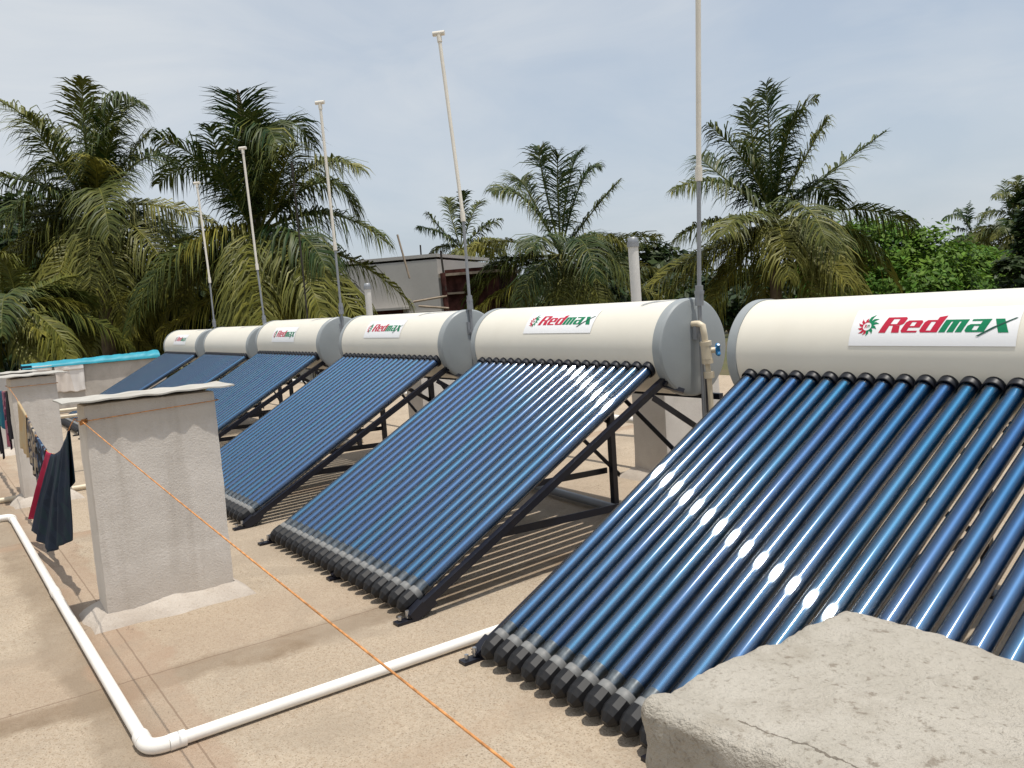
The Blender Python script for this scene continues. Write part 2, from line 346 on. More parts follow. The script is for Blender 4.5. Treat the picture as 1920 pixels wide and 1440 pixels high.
# ------------------------------------------------------------------ rough blocks
def rough_box(mb, c, d, r, amp, res, nscale=9.0, mi=0, seed=0.0):
    """box with rounded, uneven, hand plastered faces"""
    hx, hy, hz = d[0] / 2, d[1] / 2, d[2] / 2
    C = Vector(c); sd = Vector((seed, seed * 1.7, seed * 0.3))
    def P(p):
        q = Vector((max(-hx + r, min(hx - r, p.x)), max(-hy + r, min(hy - r, p.y)), max(-hz + r, min(hz - r, p.z))))
        n = p - q
        n = n.normalized() if n.length > 1e-9 else Vector((0, 0, 1))
        w = q + n * r
        k = noise.fractal((w + C) * nscale + sd, 0.8, 2.1, 5)
        edge = sum(1 for a, h in ((abs(p.x), hx), (abs(p.y), hy), (abs(p.z), hz)) if a > h - r)
        k2 = noise.fractal((w + C) * nscale * 4 + sd, 0.8, 2.1, 3)
        a = amp * (1.0 if edge < 2 else 1.8)
        return C + w + n * (k * a + k2 * a * 0.35)
    def face(o, u, v, nu, nv):
        vs = [P(o + u * (i / nu) + v * (j / nv)) for j in range(nv + 1) for i in range(nu + 1)]
        mb.add(vs, [(j * (nu + 1) + i, j * (nu + 1) + i + 1, (j + 1) * (nu + 1) + i + 1, (j + 1) * (nu + 1) + i) for j in range(nv) for i in range(nu)], mi, True)
    n = lambda s: max(2, int(s / res))
    X, Y, Z = Vector((d[0], 0, 0)), Vector((0, d[1], 0)), Vector((0, 0, d[2])); o = Vector((-hx, -hy, -hz))
    face(o + Z, X, Y, n(d[0]), n(d[1])); face(o, X, Z, n(d[0]), n(d[2])); face(o + X, Y, Z, n(d[1]), n(d[2]))
    face(o + X + Y, -X, Z, n(d[0]), n(d[2])); face(o + Y, -Y, Z, n(d[1]), n(d[2]))

def corrugated(mb, x0, x1, y0, y1, z, amp=0.0022, lam=0.13, th=0.0065, ph=0.0, tilt=0.0):
    nx, ny = 10, int((y1 - y0) / lam * 10)
    top = []; bot = []
    for i in range(nx + 1):
        for j in range(ny + 1):
            x = x0 + (x1 - x0) * i / nx; y = y0 + (y1 - y0) * j / ny
            e = 0.003 * noise.noise(Vector((x * 9, y * 9, ph)))
            ex = (0.012 * noise.noise(Vector((y * 14, ph, 3))) if i in (0, nx) else 0)
            zz = z + amp * sin(2 * pi * (y - y0) / lam + ph) + e + tilt * (y - y0)
            top.append((x + ex, y, zz + th / 2)); bot.append((x + ex, y, zz - th / 2))
    n1 = ny + 1; q = lambda i, j: i * n1 + j
    fs = [(q(i, j), q(i + 1, j), q(i + 1, j + 1), q(i, j + 1)) for i in range(nx) for j in range(ny)]
    mb.add(top, fs, 0, True); mb.add(bot, [tuple(reversed(f)) for f in fs], 0, True)
    per = [q(i, 0) for i in range(nx + 1)] + [q(nx, j) for j in range(1, ny + 1)] + [q(i, ny) for i in range(nx - 1, -1, -1)] + [q(0, j) for j in range(ny - 1, 0, -1)]
    for a, c in zip(per, per[1:] + per[:1]):
        mb.add([top[a], top[c], bot[c], bot[a]], [(3, 2, 1, 0)])

def mortar_skirt(mb, x0, x1, y0, y1, w, h):
    """sloping mortar fillet round a pillar foot"""
    n = 26; prof = [(0.0, h), (0.35, h * 0.72), (0.75, h * 0.3), (1.0, 0.0)]
    loop = []
    for k, (ax, ay, bx, by) in enumerate(((x0, y0, x1, y0), (x1, y0, x1, y1), (x1, y1, x0, y1), (x0, y1, x0, y0))):
        for i in range(n): loop.append((ax + (bx - ax) * i / n, ay + (by - ay) * i / n))
    cx, cy = (x0 + x1) / 2, (y0 + y1) / 2; hx, hy = (x1 - x0) / 2, (y1 - y0) / 2
    rows = []
    for t, z in prof:
        row = []
        for (x, y) in loop:
            k = noise.noise(Vector((x * 7, y * 7, 1.3)))
            ww = w * t * (1 + 0.35 * k)
            dx = ww * (1 if x > cx else -1) if abs(abs(x - cx) - hx) < 0.03 else 0
            dy = ww * (1 if y > cy else -1) if abs(abs(y - cy) - hy) < 0.03 else 0
            row.append((x + dx, y + dy, max(z * (1 + 0.3 * k) + 0.004 * noise.noise(Vector((x * 30, y * 30, t))), 0.0) - (0.004 if t == 1 else 0)))
        rows.append(row)
    m_ = len(loop); vs = [v for r in rows for v in r]
    mb.add(vs, [(i * m_ + k, i * m_ + (k + 1) % m_, (i + 1) * m_ + (k + 1) % m_, (i + 1) * m_ + k) for i in range(3) for k in range(m_)], 0, True)

def pillar(x0, x1, y0, y1, h, mat, label, group, sheet=True, seed=0.0, tilt=0.0, skirt=True):
    t = empty('masonry_pillar', ((x0 + x1) / 2, (y0 + y1) / 2, 0), label, 'pillar', group)
    inv = Matrix.Translation((-(x0 + x1) / 2, -(y0 + y1) / 2, 0))
    b = MB(); rough_box(b, ((x0 + x1) / 2, (y0 + y1) / 2, h / 2 - 0.02), (x1 - x0, y1 - y0, h + 0.04), 0.012, 0.0025, 0.022, 5.0, 0, seed)
    o = b.build('shaft', mat, t); o.matrix_parent_inverse = inv
    if skirt:
        b = MB(); mortar_skirt(b, x0, x1, y0, y1, 0.075, 0.06); o = b.build('mortar_skirt', M['mortar'], t); o.matrix_parent_inverse = inv
    if sheet:
        b = MB(); corrugated(b, x0 - 0.04, x1 + 0.036, y0 - 0.075, y1 + 0.075, h + 0.015, ph=seed, tilt=tilt)
        o = b.build('corrugated_lid', M['sheet'], t); o.matrix_parent_inverse = inv
    return t
G1 = 'cement pillars along the front of the roof'; G2 = 'pale pillars behind the tanks'
pillar(-1.59, -1.40, -2.317, -1.80, 0.905, M['pillar'], 'big grey cement pillar under a corrugated sheet, in front of the heaters at left', G1, seed=0.0)
pillar(-4.72, -4.46, -2.317, -2.03, 0.895, M['pillar'], 'grey cement pillar beyond the navy cloth, with clothes hanging in front', G1, seed=2.0)
pillar(-7.86, -7.50, -2.317, -1.90, 0.80, M['whitewash'], 'pale pillar at the left edge of the photo, behind the hanging clothes', G1, seed=4.0)
pillar(-1.70, -1.40, 0.909, 1.42, 0.86, M['whitewash'], 'pale pillar standing behind the frame of the heater with the blue tap', G2, seed=6.0, sheet=False)
pillar(-4.76, -4.46, 0.909, 1.42, 0.86, M['whitewash'], 'pale pillar half hidden behind the tank without the blue tap, third heater from right', G2, seed=8.0, sheet=False)

# block in the foreground: plastered pillar top close to the camera
def front_block():
    b = MB(); rough_box(b, (2.02, -1.93, 0.335), (0.96, 0.44, 0.73), 0.02, 0.0055, 0.008, 7.0, 0, 11.0)
    o = b.build('concrete_block', M['block'])
    return tag(o, 'rough concrete block close up in the bottom right corner', 'concrete block')
front_block()

# ------------------------------------------------------------------ solar water heater
P = 0.075; NT = 20; ZR = 0.8108; SL = 0.5025; TL = 1.5424
T = Vector((0, cos(SL), sin(SL))); NRM = Vector((0, -sin(SL), cos(SL)))
TY, TZ, TR = 0.2173, 0.8985, 0.2281
XL, XR = -0.118, NT * P - P + 0.097
HEATER = empty('solar_water_heater')

def lathe_x(mb, prof, n=64, mi=0, smooth=True):
    rings = [[(x, TY - r * cos(2 * pi * k / n), TZ + r * sin(2 * pi * k / n)) for k in range(n)] for x, r in prof]
    vs = [v for r in rings for v in r]
    mb.add(vs, [(i * n + (k + 1) % n, i * n + k, (i + 1) * n + k, (i + 1) * n + (k + 1) % n) for i in range(len(prof) - 1) for k in range(n)], mi, smooth)
CW = 0.052
b = MB(); lathe_x(b, [(XL + CW - 0.003, TR - 0.001), (XR - CW + 0.003, TR - 0.001)], 96); b.build('storage_tank', M['tank'], HEATER)
for sgn, xe in ((-1, XL), (1, XR)):
    b = MB()
    prof = [(xe - sgn * CW, TR - 0.006), (xe - sgn * CW, TR + 0.0035), (xe - sgn * 0.008, TR + 0.0035), (xe, TR - 0.004)]
    if sgn < 0: prof = prof
    lathe_x(b, prof, 96, 0, True)
    lathe_x(b, [(xe, TR - 0.0041), (xe + sgn * 0.004, TR - 0.02), (xe + sgn * 0.010, TR - 0.12), (xe + sgn * 0.012, 0.0005)], 96, 0, True)
    o = b.build('end_cap', M['cap'], HEATER)
    me = o.data; bm = bmesh.new(); bm.from_mesh(me); bmesh.ops.recalc_face_normals(bm, faces=bm.faces)
    for e in bm.edges:
        if len(e.link_faces) == 2 and e.calc_face_angle(0) > 0.6: e.smooth = False
    bm.to_mesh(me); bm.free()

def ring_profile(mb, prof, n, mi):
    """prof: list of (distance along the tube from its top ring, radius)"""
    rings = []
    X = Vector((1, 0, 0))
    for s_, r in prof:
        rings.append([T * s_ + (X * cos(2 * pi * k / n) + NRM * sin(2 * pi * k / n)) * r for k in range(n)])
    vs = [v for rg in rings for v in rg]
    mb.add(vs, [(i * n + k, i * n + (k + 1) % n, (i + 1) * n + (k + 1) % n, (i + 1) * n + k) for i in range(len(prof) - 1) for k in range(n)], mi, True)
b = MB()
ring_profile(b, [(0.02, 0.0235), (-TL + 0.075, 0.0235)], 24, 0)                       # dark blue absorber inside
ring_profile(b, [(-TL + 0.0751, 0.0236), (-TL + 0.03, 0.0225), (-TL - 0.01, 0.012), (-TL - 0.012, 0.0005)], 24, 1)
ring_profile(b, [(0.02, 0.029), (-TL + 0.02, 0.029)], 28, 2)                             # clear outer tube
tube_me = b.build('evacuated_tube', [M['absorber'], M['silver'], M['glass']])
b = MB(); ring_profile(b, [(0.004, 0.0292), (-0.012, 0.0305), (-0.018, 0.034), (-0.013, 0.0365), (0.012, 0.0365), (0.045, 0.0365)], 28, 0)
seal_me = b.build('sealing_ring', M['seal'], tube_me)
b = MB(); ring_profile(b, [(-TL + 0.034, 0.0291), (-TL + 0.030, 0.0308), (-TL + 0.008, 0.0315), (-TL + 0.006, 0.031)], 24, 0)
col_me = b.build('clear_collar', M['collar'], tube_me)
b = MB(); ring_profile(b, [(-TL + 0.008, 0.029), (-TL + 0.0075, 0.0345), (-TL - 0.030, 0.0355), (-TL - 0.052, 0.030), (-TL - 0.072, 0.013), (-TL - 0.0722, 0.0005)], 10, 0)
cup_me = b.build('end_cup', M['cup'], tube_me)
for i in range(len(cup_me.data.polygons)): cup_me.data.polygons[i].use_smooth = False
tube_me.parent = HEATER; tube_me.location = (0, 0, ZR)
for i in range(1, NT):
    c = copy_tree(tube_me, HEATER); c.location = (i * P, 0, ZR)

# stand: three rails with posts, cross bars and braces
XF = (-0.065, 0.775, 1.485)
YB = -1.397; YT = 0.018; ZT0 = 0.747
side = Vector((1, 0, 0)); rail_t = Vector((0, YT - YB, ZT0)).normalized()
YP = 0.29
for x in XF:
    b = MB(); b.bar((x, YB - 0.01, 0.0 + 0.012), (x, YT + 0.02, ZT0 + 0.012), 0.03, 0.03); b.build('inclined_rail', M['frame'], HEATER)
    b = MB(); b.bar((x + 0.032, YP, 0.012), (x + 0.032, YP, TZ - TR + 0.07), 0.033, 0.033); b.build('rear_post', M['frame'], HEATER)
    b = MB(); b.box((x + 0.032, YP, 0.006), (0.075, 0.075, 0.012)); b.box((x + 0.032, YP, 0.02), (0.018, 0.018, 0.03)) if False else None
    b.build('foot_plate', M['frame'], HEATER)
    b = MB(); b.bar((x - 0.02, -0.95, 0.236), (x - 0.02, YP, 0.20), 0.006, 0.032); b.build('side_bar', M['frame'], HEATER)
    b = MB(); b.bar((x + 0.02, -0.06, 0.69), (x + 0.02, YP, 0.475), 0.006, 0.028); b.build('side_brace', M['frame'], HEATER)
    if x == XF[1]: continue_foot = 0.03
    else: continue_foot = 0.0
    b = MB(); b.box((x, YB - 0.02 + continue_foot, 0.006), (0.04, 0.09, 0.012)); b.bar((x, YB + continue_foot, 0.012), (x, YB + 0.06 + continue_foot, 0.05), 0.042, 0.045)
    b.build('front_foot', M['frame'], HEATER)
    for yy, zz in (((-0.045, 0.03), (-0.012, 0.045)) if x != XF[1] else ()):
        b = MB(); b.tube([(x, YB + yy, 0.016), (x, YB + yy, zz)], 0.008, 6); b.build('anchor_bolt', M['bolt'], HEATER)
    # saddle bracket under the tank
    b = MB(); b.bar((x, YT + 0.0, ZT0 - 0.01), (x, YT + 0.05, ZT0 - 0.03 + 0.06), 0.05, 0.012); b.bar((x - 0.03, YT + 0.03, 0.735), (x + 0.05, YT + 0.10, 0.70), 0.03, 0.02)
    b.build('tank_saddle', M['frame'], HEATER)
b = MB(); b.bar((XF[0] - 0.02, YP + 0.03, 0.655), (XF[2] + 0.10, YP + 0.03, 0.655), 0.028, 0.028, side=Vector((0, 1, 0))); b.build('rear_cross_bar', M['frame'], HEATER)
for i in range(2):
    b = MB(); b.bar((XF[i] + 0.04, YP + 0.05, 0.64), (XF[i + 1] + 0.03, YP + 0.05, 0.17), 0.005, 0.026, side=Vector((0, 1, 0))); b.build('diagonal_brace', M['frame'], HEATER)
# channel that holds the cups
yc = -TL * cos(SL); zc = ZR - TL * sin(SL)
b = MB()
p0 = Vector((0, yc, zc)) - NRM * 0.048 + T * 0.012
b.bar(p0 + Vector((-0.075, 0, 0)), p0 + Vector((1.50, 0, 0)), 0.075, 0.018, side=T)
p1 = Vector((0, yc, zc)) - T * 0.028 - NRM * 0.046
b.bar(p1 + Vector((-0.06, 0, 0)), p1 + Vector((1.485, 0, 0)), 0.006, 0.03, side=T)
b.build('cup_channel', M['frame'], HEATER)
b = MB()
for i in range(0, NT):
    q = Vector((i * P + 0.037, yc, zc)) - T * 0.031 - NRM * 0.05
    b.tube([q, q - T * 0.014], 0.006, 6)
b.build('channel_bolts', M['bolt'], HEATER)

# sticker with the maker's emblem and lettering, bent onto the tank
def bend(pts, r): return [(x, TY * 0 - r * cos(a / TR), r * sin(a / TR)) for x, a in pts]
LABEL = MB()
n = 14; W0, W1, H0, H1 = 0.0, 0.585, -0.074, 0.074
vs = bend([(W0 + (W1 - W0) * i / 12, H0 + (H1 - H0) * j / n) for j in range(n + 1) for i in range(13)], TR + 0.0012)
LABEL.add(vs, [(j * 13 + i, j * 13 + i + 1, (j + 1) * 13 + i + 1, (j + 1) * 13 + i) for j in range(n) for i in range(12)], 0, True)
label = LABEL.build('sticker', M['label'])
def flat_polys(name, polys, mat, r, parent):
    bm = bmesh.new()
    for pl in polys:
        f = bm.faces.new([bm.verts.new((x, y, 0)) for x, y in pl])
    bmesh.ops.triangulate(bm, faces=bm.faces[:])
    bmesh.ops.subdivide_edges(bm, edges=[e for e in bm.edges if e.calc_length() > 0.02], cuts=2, use_grid_fill=True)
    for v in bm.verts:
        x, y = v.co.x, v.co.y; v.co = Vector((x, -r * cos(y / TR), r * sin(y / TR)))
    bm.normal_update()
    for f in bm.faces:
        if f.normal.dot(Vector((0, f.calc_center_median().y, f.calc_center_median().z))) < 0: f.normal_flip()
    me = bpy.data.meshes.new(name); bm.to_mesh(me); bm.free(); me.materials.append(mat)
    o = bpy.data.objects.new(name, me); COL.objects.link(o); o.parent = parent
    return o
def R_(x0, y0, x1, y1): return [(x0, y0), (x1, y0), (x1, y1), (x0, y1)]
eL = [(0, .12), (.10, 0), (.30, 0), (.30, .76), (.10, .76), (0, .64)]
LET = {
 'R': ([R_(0, 0, .34, 1), R_(.34, .88, .66, 1), [(.66, .46), (.86, .46), (1.0, .56), (1.0, .90), (.9, 1), (.66, 1)], R_(.34, .44, .66, .54), [(.52, .44), (.86, .44), (1.02, 0), (.64, 0)]], 1.06),
 'e': ([eL, R_(.30, .65, .52, .76), [(.52, .30), (.82, .30), (.82, .65), (.72, .76), (.52, .76)], R_(.30, .30, .52, .40), R_(.30, 0, .80, .11)], .90),
 'd': ([eL, R_(.30, .65, .52, .76), R_(.30, 0, .52, .11), [(.52, 0), (.86, 0), (.86, 1.04), (.52, .95)]], .93),
 'm': ([R_(0, 0, .29, .76), R_(.37, 0, .66, .76), R_(.74, 0, 1.03, .76), R_(.29, .64, .37, .76), R_(.66, .64, .74, .76)], 1.12),
 'a': ([R_(.06, .65, .52, .76), R_(.52, 0, .86, .76), [(0, .1), (.1, 0), (.30, 0), (.30, .46), (.1, .46), (0, .36)], R_(.30, .36, .52, .46), R_(.30, 0, .52, .11)], .98),
 'x': ([[(0.02, .76), (.40, .76), (.92, -.04), (.50, -.04)]], 1.0)}
S = 0.062; SH = 0.38; cx = 0.112; base = -0.026
red, green, dark = [], [], []
for k, ch in enumerate('Redmax'):
    polys, adv = LET[ch]
    for pl in polys:
        q = [(cx + (x * 1.22 + y * SH) * S, base + y * S) for x, y in pl]
        (red if k < 3 else green).append(q)
    if ch == 'x':
        q = [(-.42, -.24), (-.28, -.24), (.35, .26), (1.10, .80), (1.02, .82), (.20, .27)]
        dark.append([(cx + (x * 1.22 + y * 0.1) * S, base + y * S) for x, y in q])
    cx += adv * 1.22 * S
flat_polys('lettering', red, M['red_ink'], TR + 0.0022, label)
flat_polys('lettering', green, M['green_ink'], TR + 0.0022, label)
flat_polys('lettering', dark, M['dark_ink'], TR + 0.0030, label)
er, eg = [], []
ex, ey, er0, er1 = 0.062, 0.0, 0.0165, 0.0205
for k in range(24):
    a0, a1 = 2 * pi * k / 24, 2 * pi * (k + 1) / 24
    q = [(ex + er0 * cos(a0), ey + er0 * sin(a0)), (ex + er1 * cos(a0), ey + er1 * sin(a0)), (ex + er1 * cos(a1), ey + er1 * sin(a1)), (ex + er0 * cos(a1), ey + er0 * sin(a1))]
    (eg if -1.8 < ((a0 + pi) % (2 * pi)) - pi < 1.3 else er).append(q)
for ang, ln, col in [(78, .034, 'g'), (50, .030, 'g'), (25, .026, 'g'), (-5, .020, 'g'), (-40, .018, 'g'), (-75, .018, 'g'), (105, .014, 'r'), (140, .018, 'r'), (172, .017, 'r'), (205, .016, 'r'), (235, .020, 'r'), (262, .016, 'r')]:
    a = radians(ang); w = 0.24 if col == 'r' else 0.30
    p0 = (ex + (er1 + .0003) * cos(a - w), ey + (er1 + .0003) * sin(a - w)); p1 = (ex + (er1 + .0003) * cos(a + w), ey + (er1 + .0003) * sin(a + w))
    mid = (ex + (er1 + ln * .55) * cos(a + 0.10), ey + (er1 + ln * .55) * sin(a + 0.10)); tip = (ex + (er1 + ln) * cos(a - 0.22), ey + (er1 + ln) * sin(a - 0.22))
    midr = (ex + (er1 + ln * .5) * cos(a - 0.18), ey + (er1 + ln * .5) * sin(a - 0.18))
    (eg if col == 'g' else er).append([p0, midr, tip, mid, p1])
k = 0.017
rm_r = [R_(-.55, -.4, -.38, .4), R_(-.38, .28, -.1, .4), R_(-.22, .0, -.08, .28), R_(-.38, -.05, -.22, .05), [(-.28, -.05), (-.14, -.05), (-.02, -.4), (-.16, -.4)]]
rm_g = [R_(.08, -.4, .2, .4), R_(.44, -.4, .56, .4), [(.2, .4), (.2, .2), (.32, -.05), (.32, .12)], [(.44, .4), (.32, .12), (.32, -.05), (.44, .2)]]
er += [[(ex + x * k, ey + y * k) for x, y in pl] for pl in rm_r]; eg += [[(ex + x * k, ey + y * k) for x, y in pl] for pl in rm_g]
flat_polys('emblem', er, M['red_ink'], TR + 0.0022, label)
flat_polys('emblem', eg, M['green_ink'], TR + 0.0022, label)

GH = 'solar water heaters in one row across the roof'
UNITS = [  # x of the first tube, height scale, sticker (x offset, angle), label
 (0.0, 0.0, (0.459, 31.0), 'nearest solar water heater, cut off by the right edge, glints across its blue tubes'),
 (-2.0253, 0.0192, (0.425, 41.0), 'solar water heater with a blue tap at its tank end and glints atop its tubes'),
 (-4.009, 0.0228, (0.335, 35.5), 'solar water heater directly right of the big grey pillar, third tank from the right edge'),
 (-6.0647, 0.0231, (0.365, 27.0), 'solar water heater with tubes passing behind the big pillar lid, fourth from right'),
 (-7.9476, -0.0111, None, 'solar water heater with a plain cream tank without sticker, last but one in row'),
 (-9.8849, -0.0243, (0.42, 30.0), 'smallest looking solar water heater at the row end beside the blue tarpaulin')]
for i, (x, dz, st, lb) in enumerate(UNITS):
    o = HEATER if i == 0 else copy_tree(HEATER)
    o.location = (x, 0, 0); o.scale = (1, 1, 1 + dz / 0.9)
    tag(o, lb, 'solar water heater', GH)
    UNITS[i] = (o, x, st)
first = True
for o, x, st in UNITS:
    if st is None: continue
    lb = label if first else copy_tree(label)
    first = False
    lb.parent = o; lb.location = (st[0], TY, TZ); lb.rotation_euler = (-radians(st[1]), 0, 0)

# ------------------------------------------------------------------ vent poles on the tank ends
GP = 'tall vent poles at the tank ends'
def vent_pole(pts, zs, label, r=0.0108):
    base, j, top = [Vector(p) for p in pts]
    t = empty('vent_pole', base, label, 'vent pole', GP)
    off = lambda p: Vector(p) - base
    d = (top - j).normalized(); dl = (j - base).normalized()
    b = MB(); b.tube([off(base + Vector((0, 0, -zs))), off(base), off(j)], r * 0.92, 14); b.build('lower_pipe', M['grey_pipe'], t)
    b = MB(); b.tube([off(j - d * 0.02), off(top)], r * 1.12, 14); b.build('upper_pipe', M['pole_pvc'], t)
    b = MB(); b.tube([off(j - dl * 0.035), off(j + d * 0.03)], r * 1.55, 14); b.build('reducer', M['pole_pvc'], t)
    b = MB(); b.tube([off(top - d * 0.045), off(top + d * 0.0)], r * 1.5, 14)
    s = Vector((0.72, 0.69, 0.0)) * 0.040
    b.tube([off(top + d * 0.012) - s, off(top + d * 0.012) + s], r * 1.5, 14); b.build('tee', M['pole_pvc'], t)
    b = MB(); b.tube([off(base + dl * -0.02), off(base + dl * 0.035)], r * 1.9, 14); b.tube([off(base + dl * 0.035), off(base + dl * 0.05)], r * 2.2, 6); b.tube([off(base + dl * 0.05), off(base + dl * 0.075)], r * 1.7, 14)
    b.build('union_nut', M['grey_pipe'], t)
    b = MB(); b.box(off(base + Vector((-0.02, 0, -0.16))), (0.05, 0.05, 0.02)); b.box(off(base + Vector((-0.01, -0.02, -0.14))), (0.022, 0.022, 0.08)); b.build('clamp', M['grey_pipe'], t)
vent_pole([(-0.462, 0.22, 1.135), (-0.429, 0.22, 1.727), (-0.36, 0.22, 2.95)], 0.72, 'tallest looking vent pole, running out of the top of the picture beside the blue tap')
vent_pole([(-2.47, 0.22, 1.176), (-2.477, 0.22, 1.775), (-2.608, 0.22, 2.969)], 0.60, 'leaning vent pole with its white tee standing highest against the open sky')
vent_pole([(-4.535, 0.22, 1.20), (-4.547, 0.22, 1.763), (-4.594, 0.22, 2.97)], 0.60, 'vent pole in front of the drooping fronds right of the bigger left palms')
vent_pole([(-6.50, 0.22, 1.142), (-6.563, 0.22, 1.733), (-6.652, 0.22, 2.965)], 0.60, 'vent pole in front of the palm with the dead spear leaf')
vent_pole([(-8.31, 0.22, 1.14), (-8.314, 0.22, 1.696), (-8.432, 0.22, 2.872)], 0.60, 'farthest and shortest looking vent pole, leftmost of the row')

# inlet pipe with the blue tap
t = empty('inlet_pipe', (-0.43, 0.22, 0), 'cream inlet pipe with a blue tap on the grey tank end', 'water pipe')
b = MB(); b.tube([(-0.06, -0.022, 1.03), (-0.02, -0.022, 1.03), (0.0, -0.02, 1.02), (0.002, -0.014, 0.98), (0.002, -0.008, 0.93)], 0.015, 12); b.tube([(0.002, -0.005, 0.87), (0.004, 0.004, 0.78), (0.006, 0.012, 0.50), (0.006, 0.016, 0.03)], 0.0125, 12)
b.build('pipe', M['cream_pvc'], t)
b = MB(); b.tube([(0.002, -0.008, 0.945), (0.002, -0.006, 0.925)], 0.028, 8); b.tube([(0.002, -0.006, 0.925), (0.003, -0.004, 0.86)], 0.025, 14); b.tube([(0.003, -0.002, 0.86), (0.003, 0.0, 0.84)], 0.027, 8);
b.tube([(0.002, -0.006, 0.90), (0.03, 0.025, 0.902)], 0.014, 12)
b.build('valve_body', M['cream_pvc'], t)
b = MB(); b.tube([(0.004, 0.004, 0.80), (0.004, 0.006, 0.77)], 0.025, 8); b.build('union_nut', M['cream_pvc'], t)
b = MB()
ax = Vector((0.028, 0.031, 0.002)).normalized(); c0 = Vector((0.03, 0.025, 0.902)); u = Vector((0, 0, 1)); w = ax.cross(u).normalized()
b.tube([c0, c0 + ax * 0.022], 0.016, 14)
for k in range(4):
    a = pi / 4 + k * pi / 2; d = u * cos(a) + w * sin(a)
    b.tube([c0 + ax * 0.012 + d * 0.008, c0 + ax * 0.013 + d * 0.026, c0 + ax * 0.013 + d * 0.036], [0.009, 0.0105, 0.007], 10)
b.build('tap_handle', M['blue_handle'], t)

# ------------------------------------------------------------------ floor pipes
def pipe_run(mb, pts, r, n=18): mb.tube(pts, r, n)
t = empty('floor_pipe', (-0.177, -2.428, 0), 'thick white pipe lying on the floor in an L around the big pillar', 'water pipe')
org = Vector((-0.177, -2.428, 0.0)); z = 0.022; r = 0.0185
b = MB(); b.tube([Vector((0.0, 0.06, z)), Vector((-0.002, 1.2, z)), Vector((-0.003, 3.1, z))], r, 20); b.build('pipe', M['pvc'], t)
b = MB(); b.tube([Vector((-0.06, 0.0, z)), Vector((-1.6, -0.006, z)), Vector((-3.80, -0.008, z))], r, 20); b.build('pipe', M['pvc'], t)
b = MB(); b.tube([Vector((-3.86, -0.07, z)), Vector((-3.86, -2.5, z))], r, 20); b.build('pipe', M['pvc'], t)
def elbow(a, c, d_, rr):
    b = MB(); a, c, d_ = Vector(a), Vector(c), Vector(d_)
    pts = [a] + [(a.lerp(c, k / 8)).lerp(c.lerp(d_, k / 8), k / 8) for k in range(1, 8)] + [d_]
    b.tube([a + (a - c).normalized() * 0.045, a], rr * 1.06, 20); b.tube(pts, rr, 20); b.tube([d_, d_ + (d_ - c).normalized() * 0.045], rr * 1.06, 20)
    return b
elbow((-0.055, 0, z), (0, 0, z), (0, 0.055, z), 0.0225).build('elbow', M['pvc'], t)
elbow((-3.80, -0.008, z), (-3.86, -0.008, z), (-3.86, -0.07, z), 0.0225).build('elbow', M['pvc'], t)
b = MB(); b.tube([Vector((-1.78, -0.006, z)), Vector((-1.86, -0.006, z))], 0.0212, 20); b.build('coupling', M['pvc'], t)

b = MB(); b.tube([(-4.74, -4.0, 0.024), (-4.72, -2.45, 0.024), (-4.725, -1.0, 0.024), (-4.73, 0.4, 0.024)], 0.019, 14)
tag(b.build('floor_pipe', M['cream_pvc']), 'thin cream pipe on the floor crossing behind the hanging navy cloth', 'water pipe')
b = MB(); b.tube([(-9.5, 1.12, 0.36), (-5.1, 1.1, 0.345), (-1.72, 1.1, 0.33)], 0.024, 14)
tag(b.build('wall_pipe', M['pvc']), 'long white pipe running behind the heaters above the floor', 'water pipe')
b = MB(); b.tube([(-2.2, 0.262, 0.032), (-1.165, 0.187, 0.032), (-0.1, 0.12, 0.032)], 0.024, 14)
tag(b.build('floor_pipe', M['grey_pipe']), 'grey pipe on the floor in the shade below the tank with the blue tap', 'water pipe')
for zz, what in ((0.542, 'upper'), (0.49, 'lower')):
    b = MB(); b.tube([(-5.6, -2.2, zz), (-5.6, -1.5, zz)], 0.014, 12)
    for yy in (-2.15, -1.55): b.tube([(-5.6, yy, zz), (-5.615, yy, zz - 0.02), (-5.62 - (0.04 if what == 'upper' else 0), yy, 0.0)], 0.011, 10)
    tag(b.build('rail_pipe', M['cream_pvc']), '%s of the two cream pipes between the grey pillars' % what, 'water pipe', 'pair of cream pipes between the pillars')

# pale vent stacks behind the tanks
for (px, py, D_, rr, zt, lb) in ((1187, 450, None, 0.042, 1.62, 'pale vertical vent pipe with a cap rising behind the tank with the blue tap'), (689, 535, None, 0.042, 1.52, 'short pale capped vent pipe behind the third tank from the right')):
    x, y = (-2.74, 2.0) if px > 1000 else (-7.64, 2.0)
    t = empty('vent_stack', (x, y, 0), lb, 'vent pipe', 'pale vent pipes behind the tanks')
    tilt = 0.018 if px > 1000 else 0.0
    b = MB(); b.tube([(tilt, 0, 0), (0, 0, zt - 0.03)], rr, 20); b.build('pipe', M['white_vent'], t)
    b = MB(); b.tube([(0, 0, zt - 0.06), (0, 0, zt - 0.02)], rr * 1.18, 20); b.tube([(0, 0, zt - 0.02), (0, 0, zt + 0.015), (0, 0, zt + 0.02)], [rr * 1.0, rr * 0.95, rr * 0.6], 20); b.build('cap', M['grey_pipe'], t)

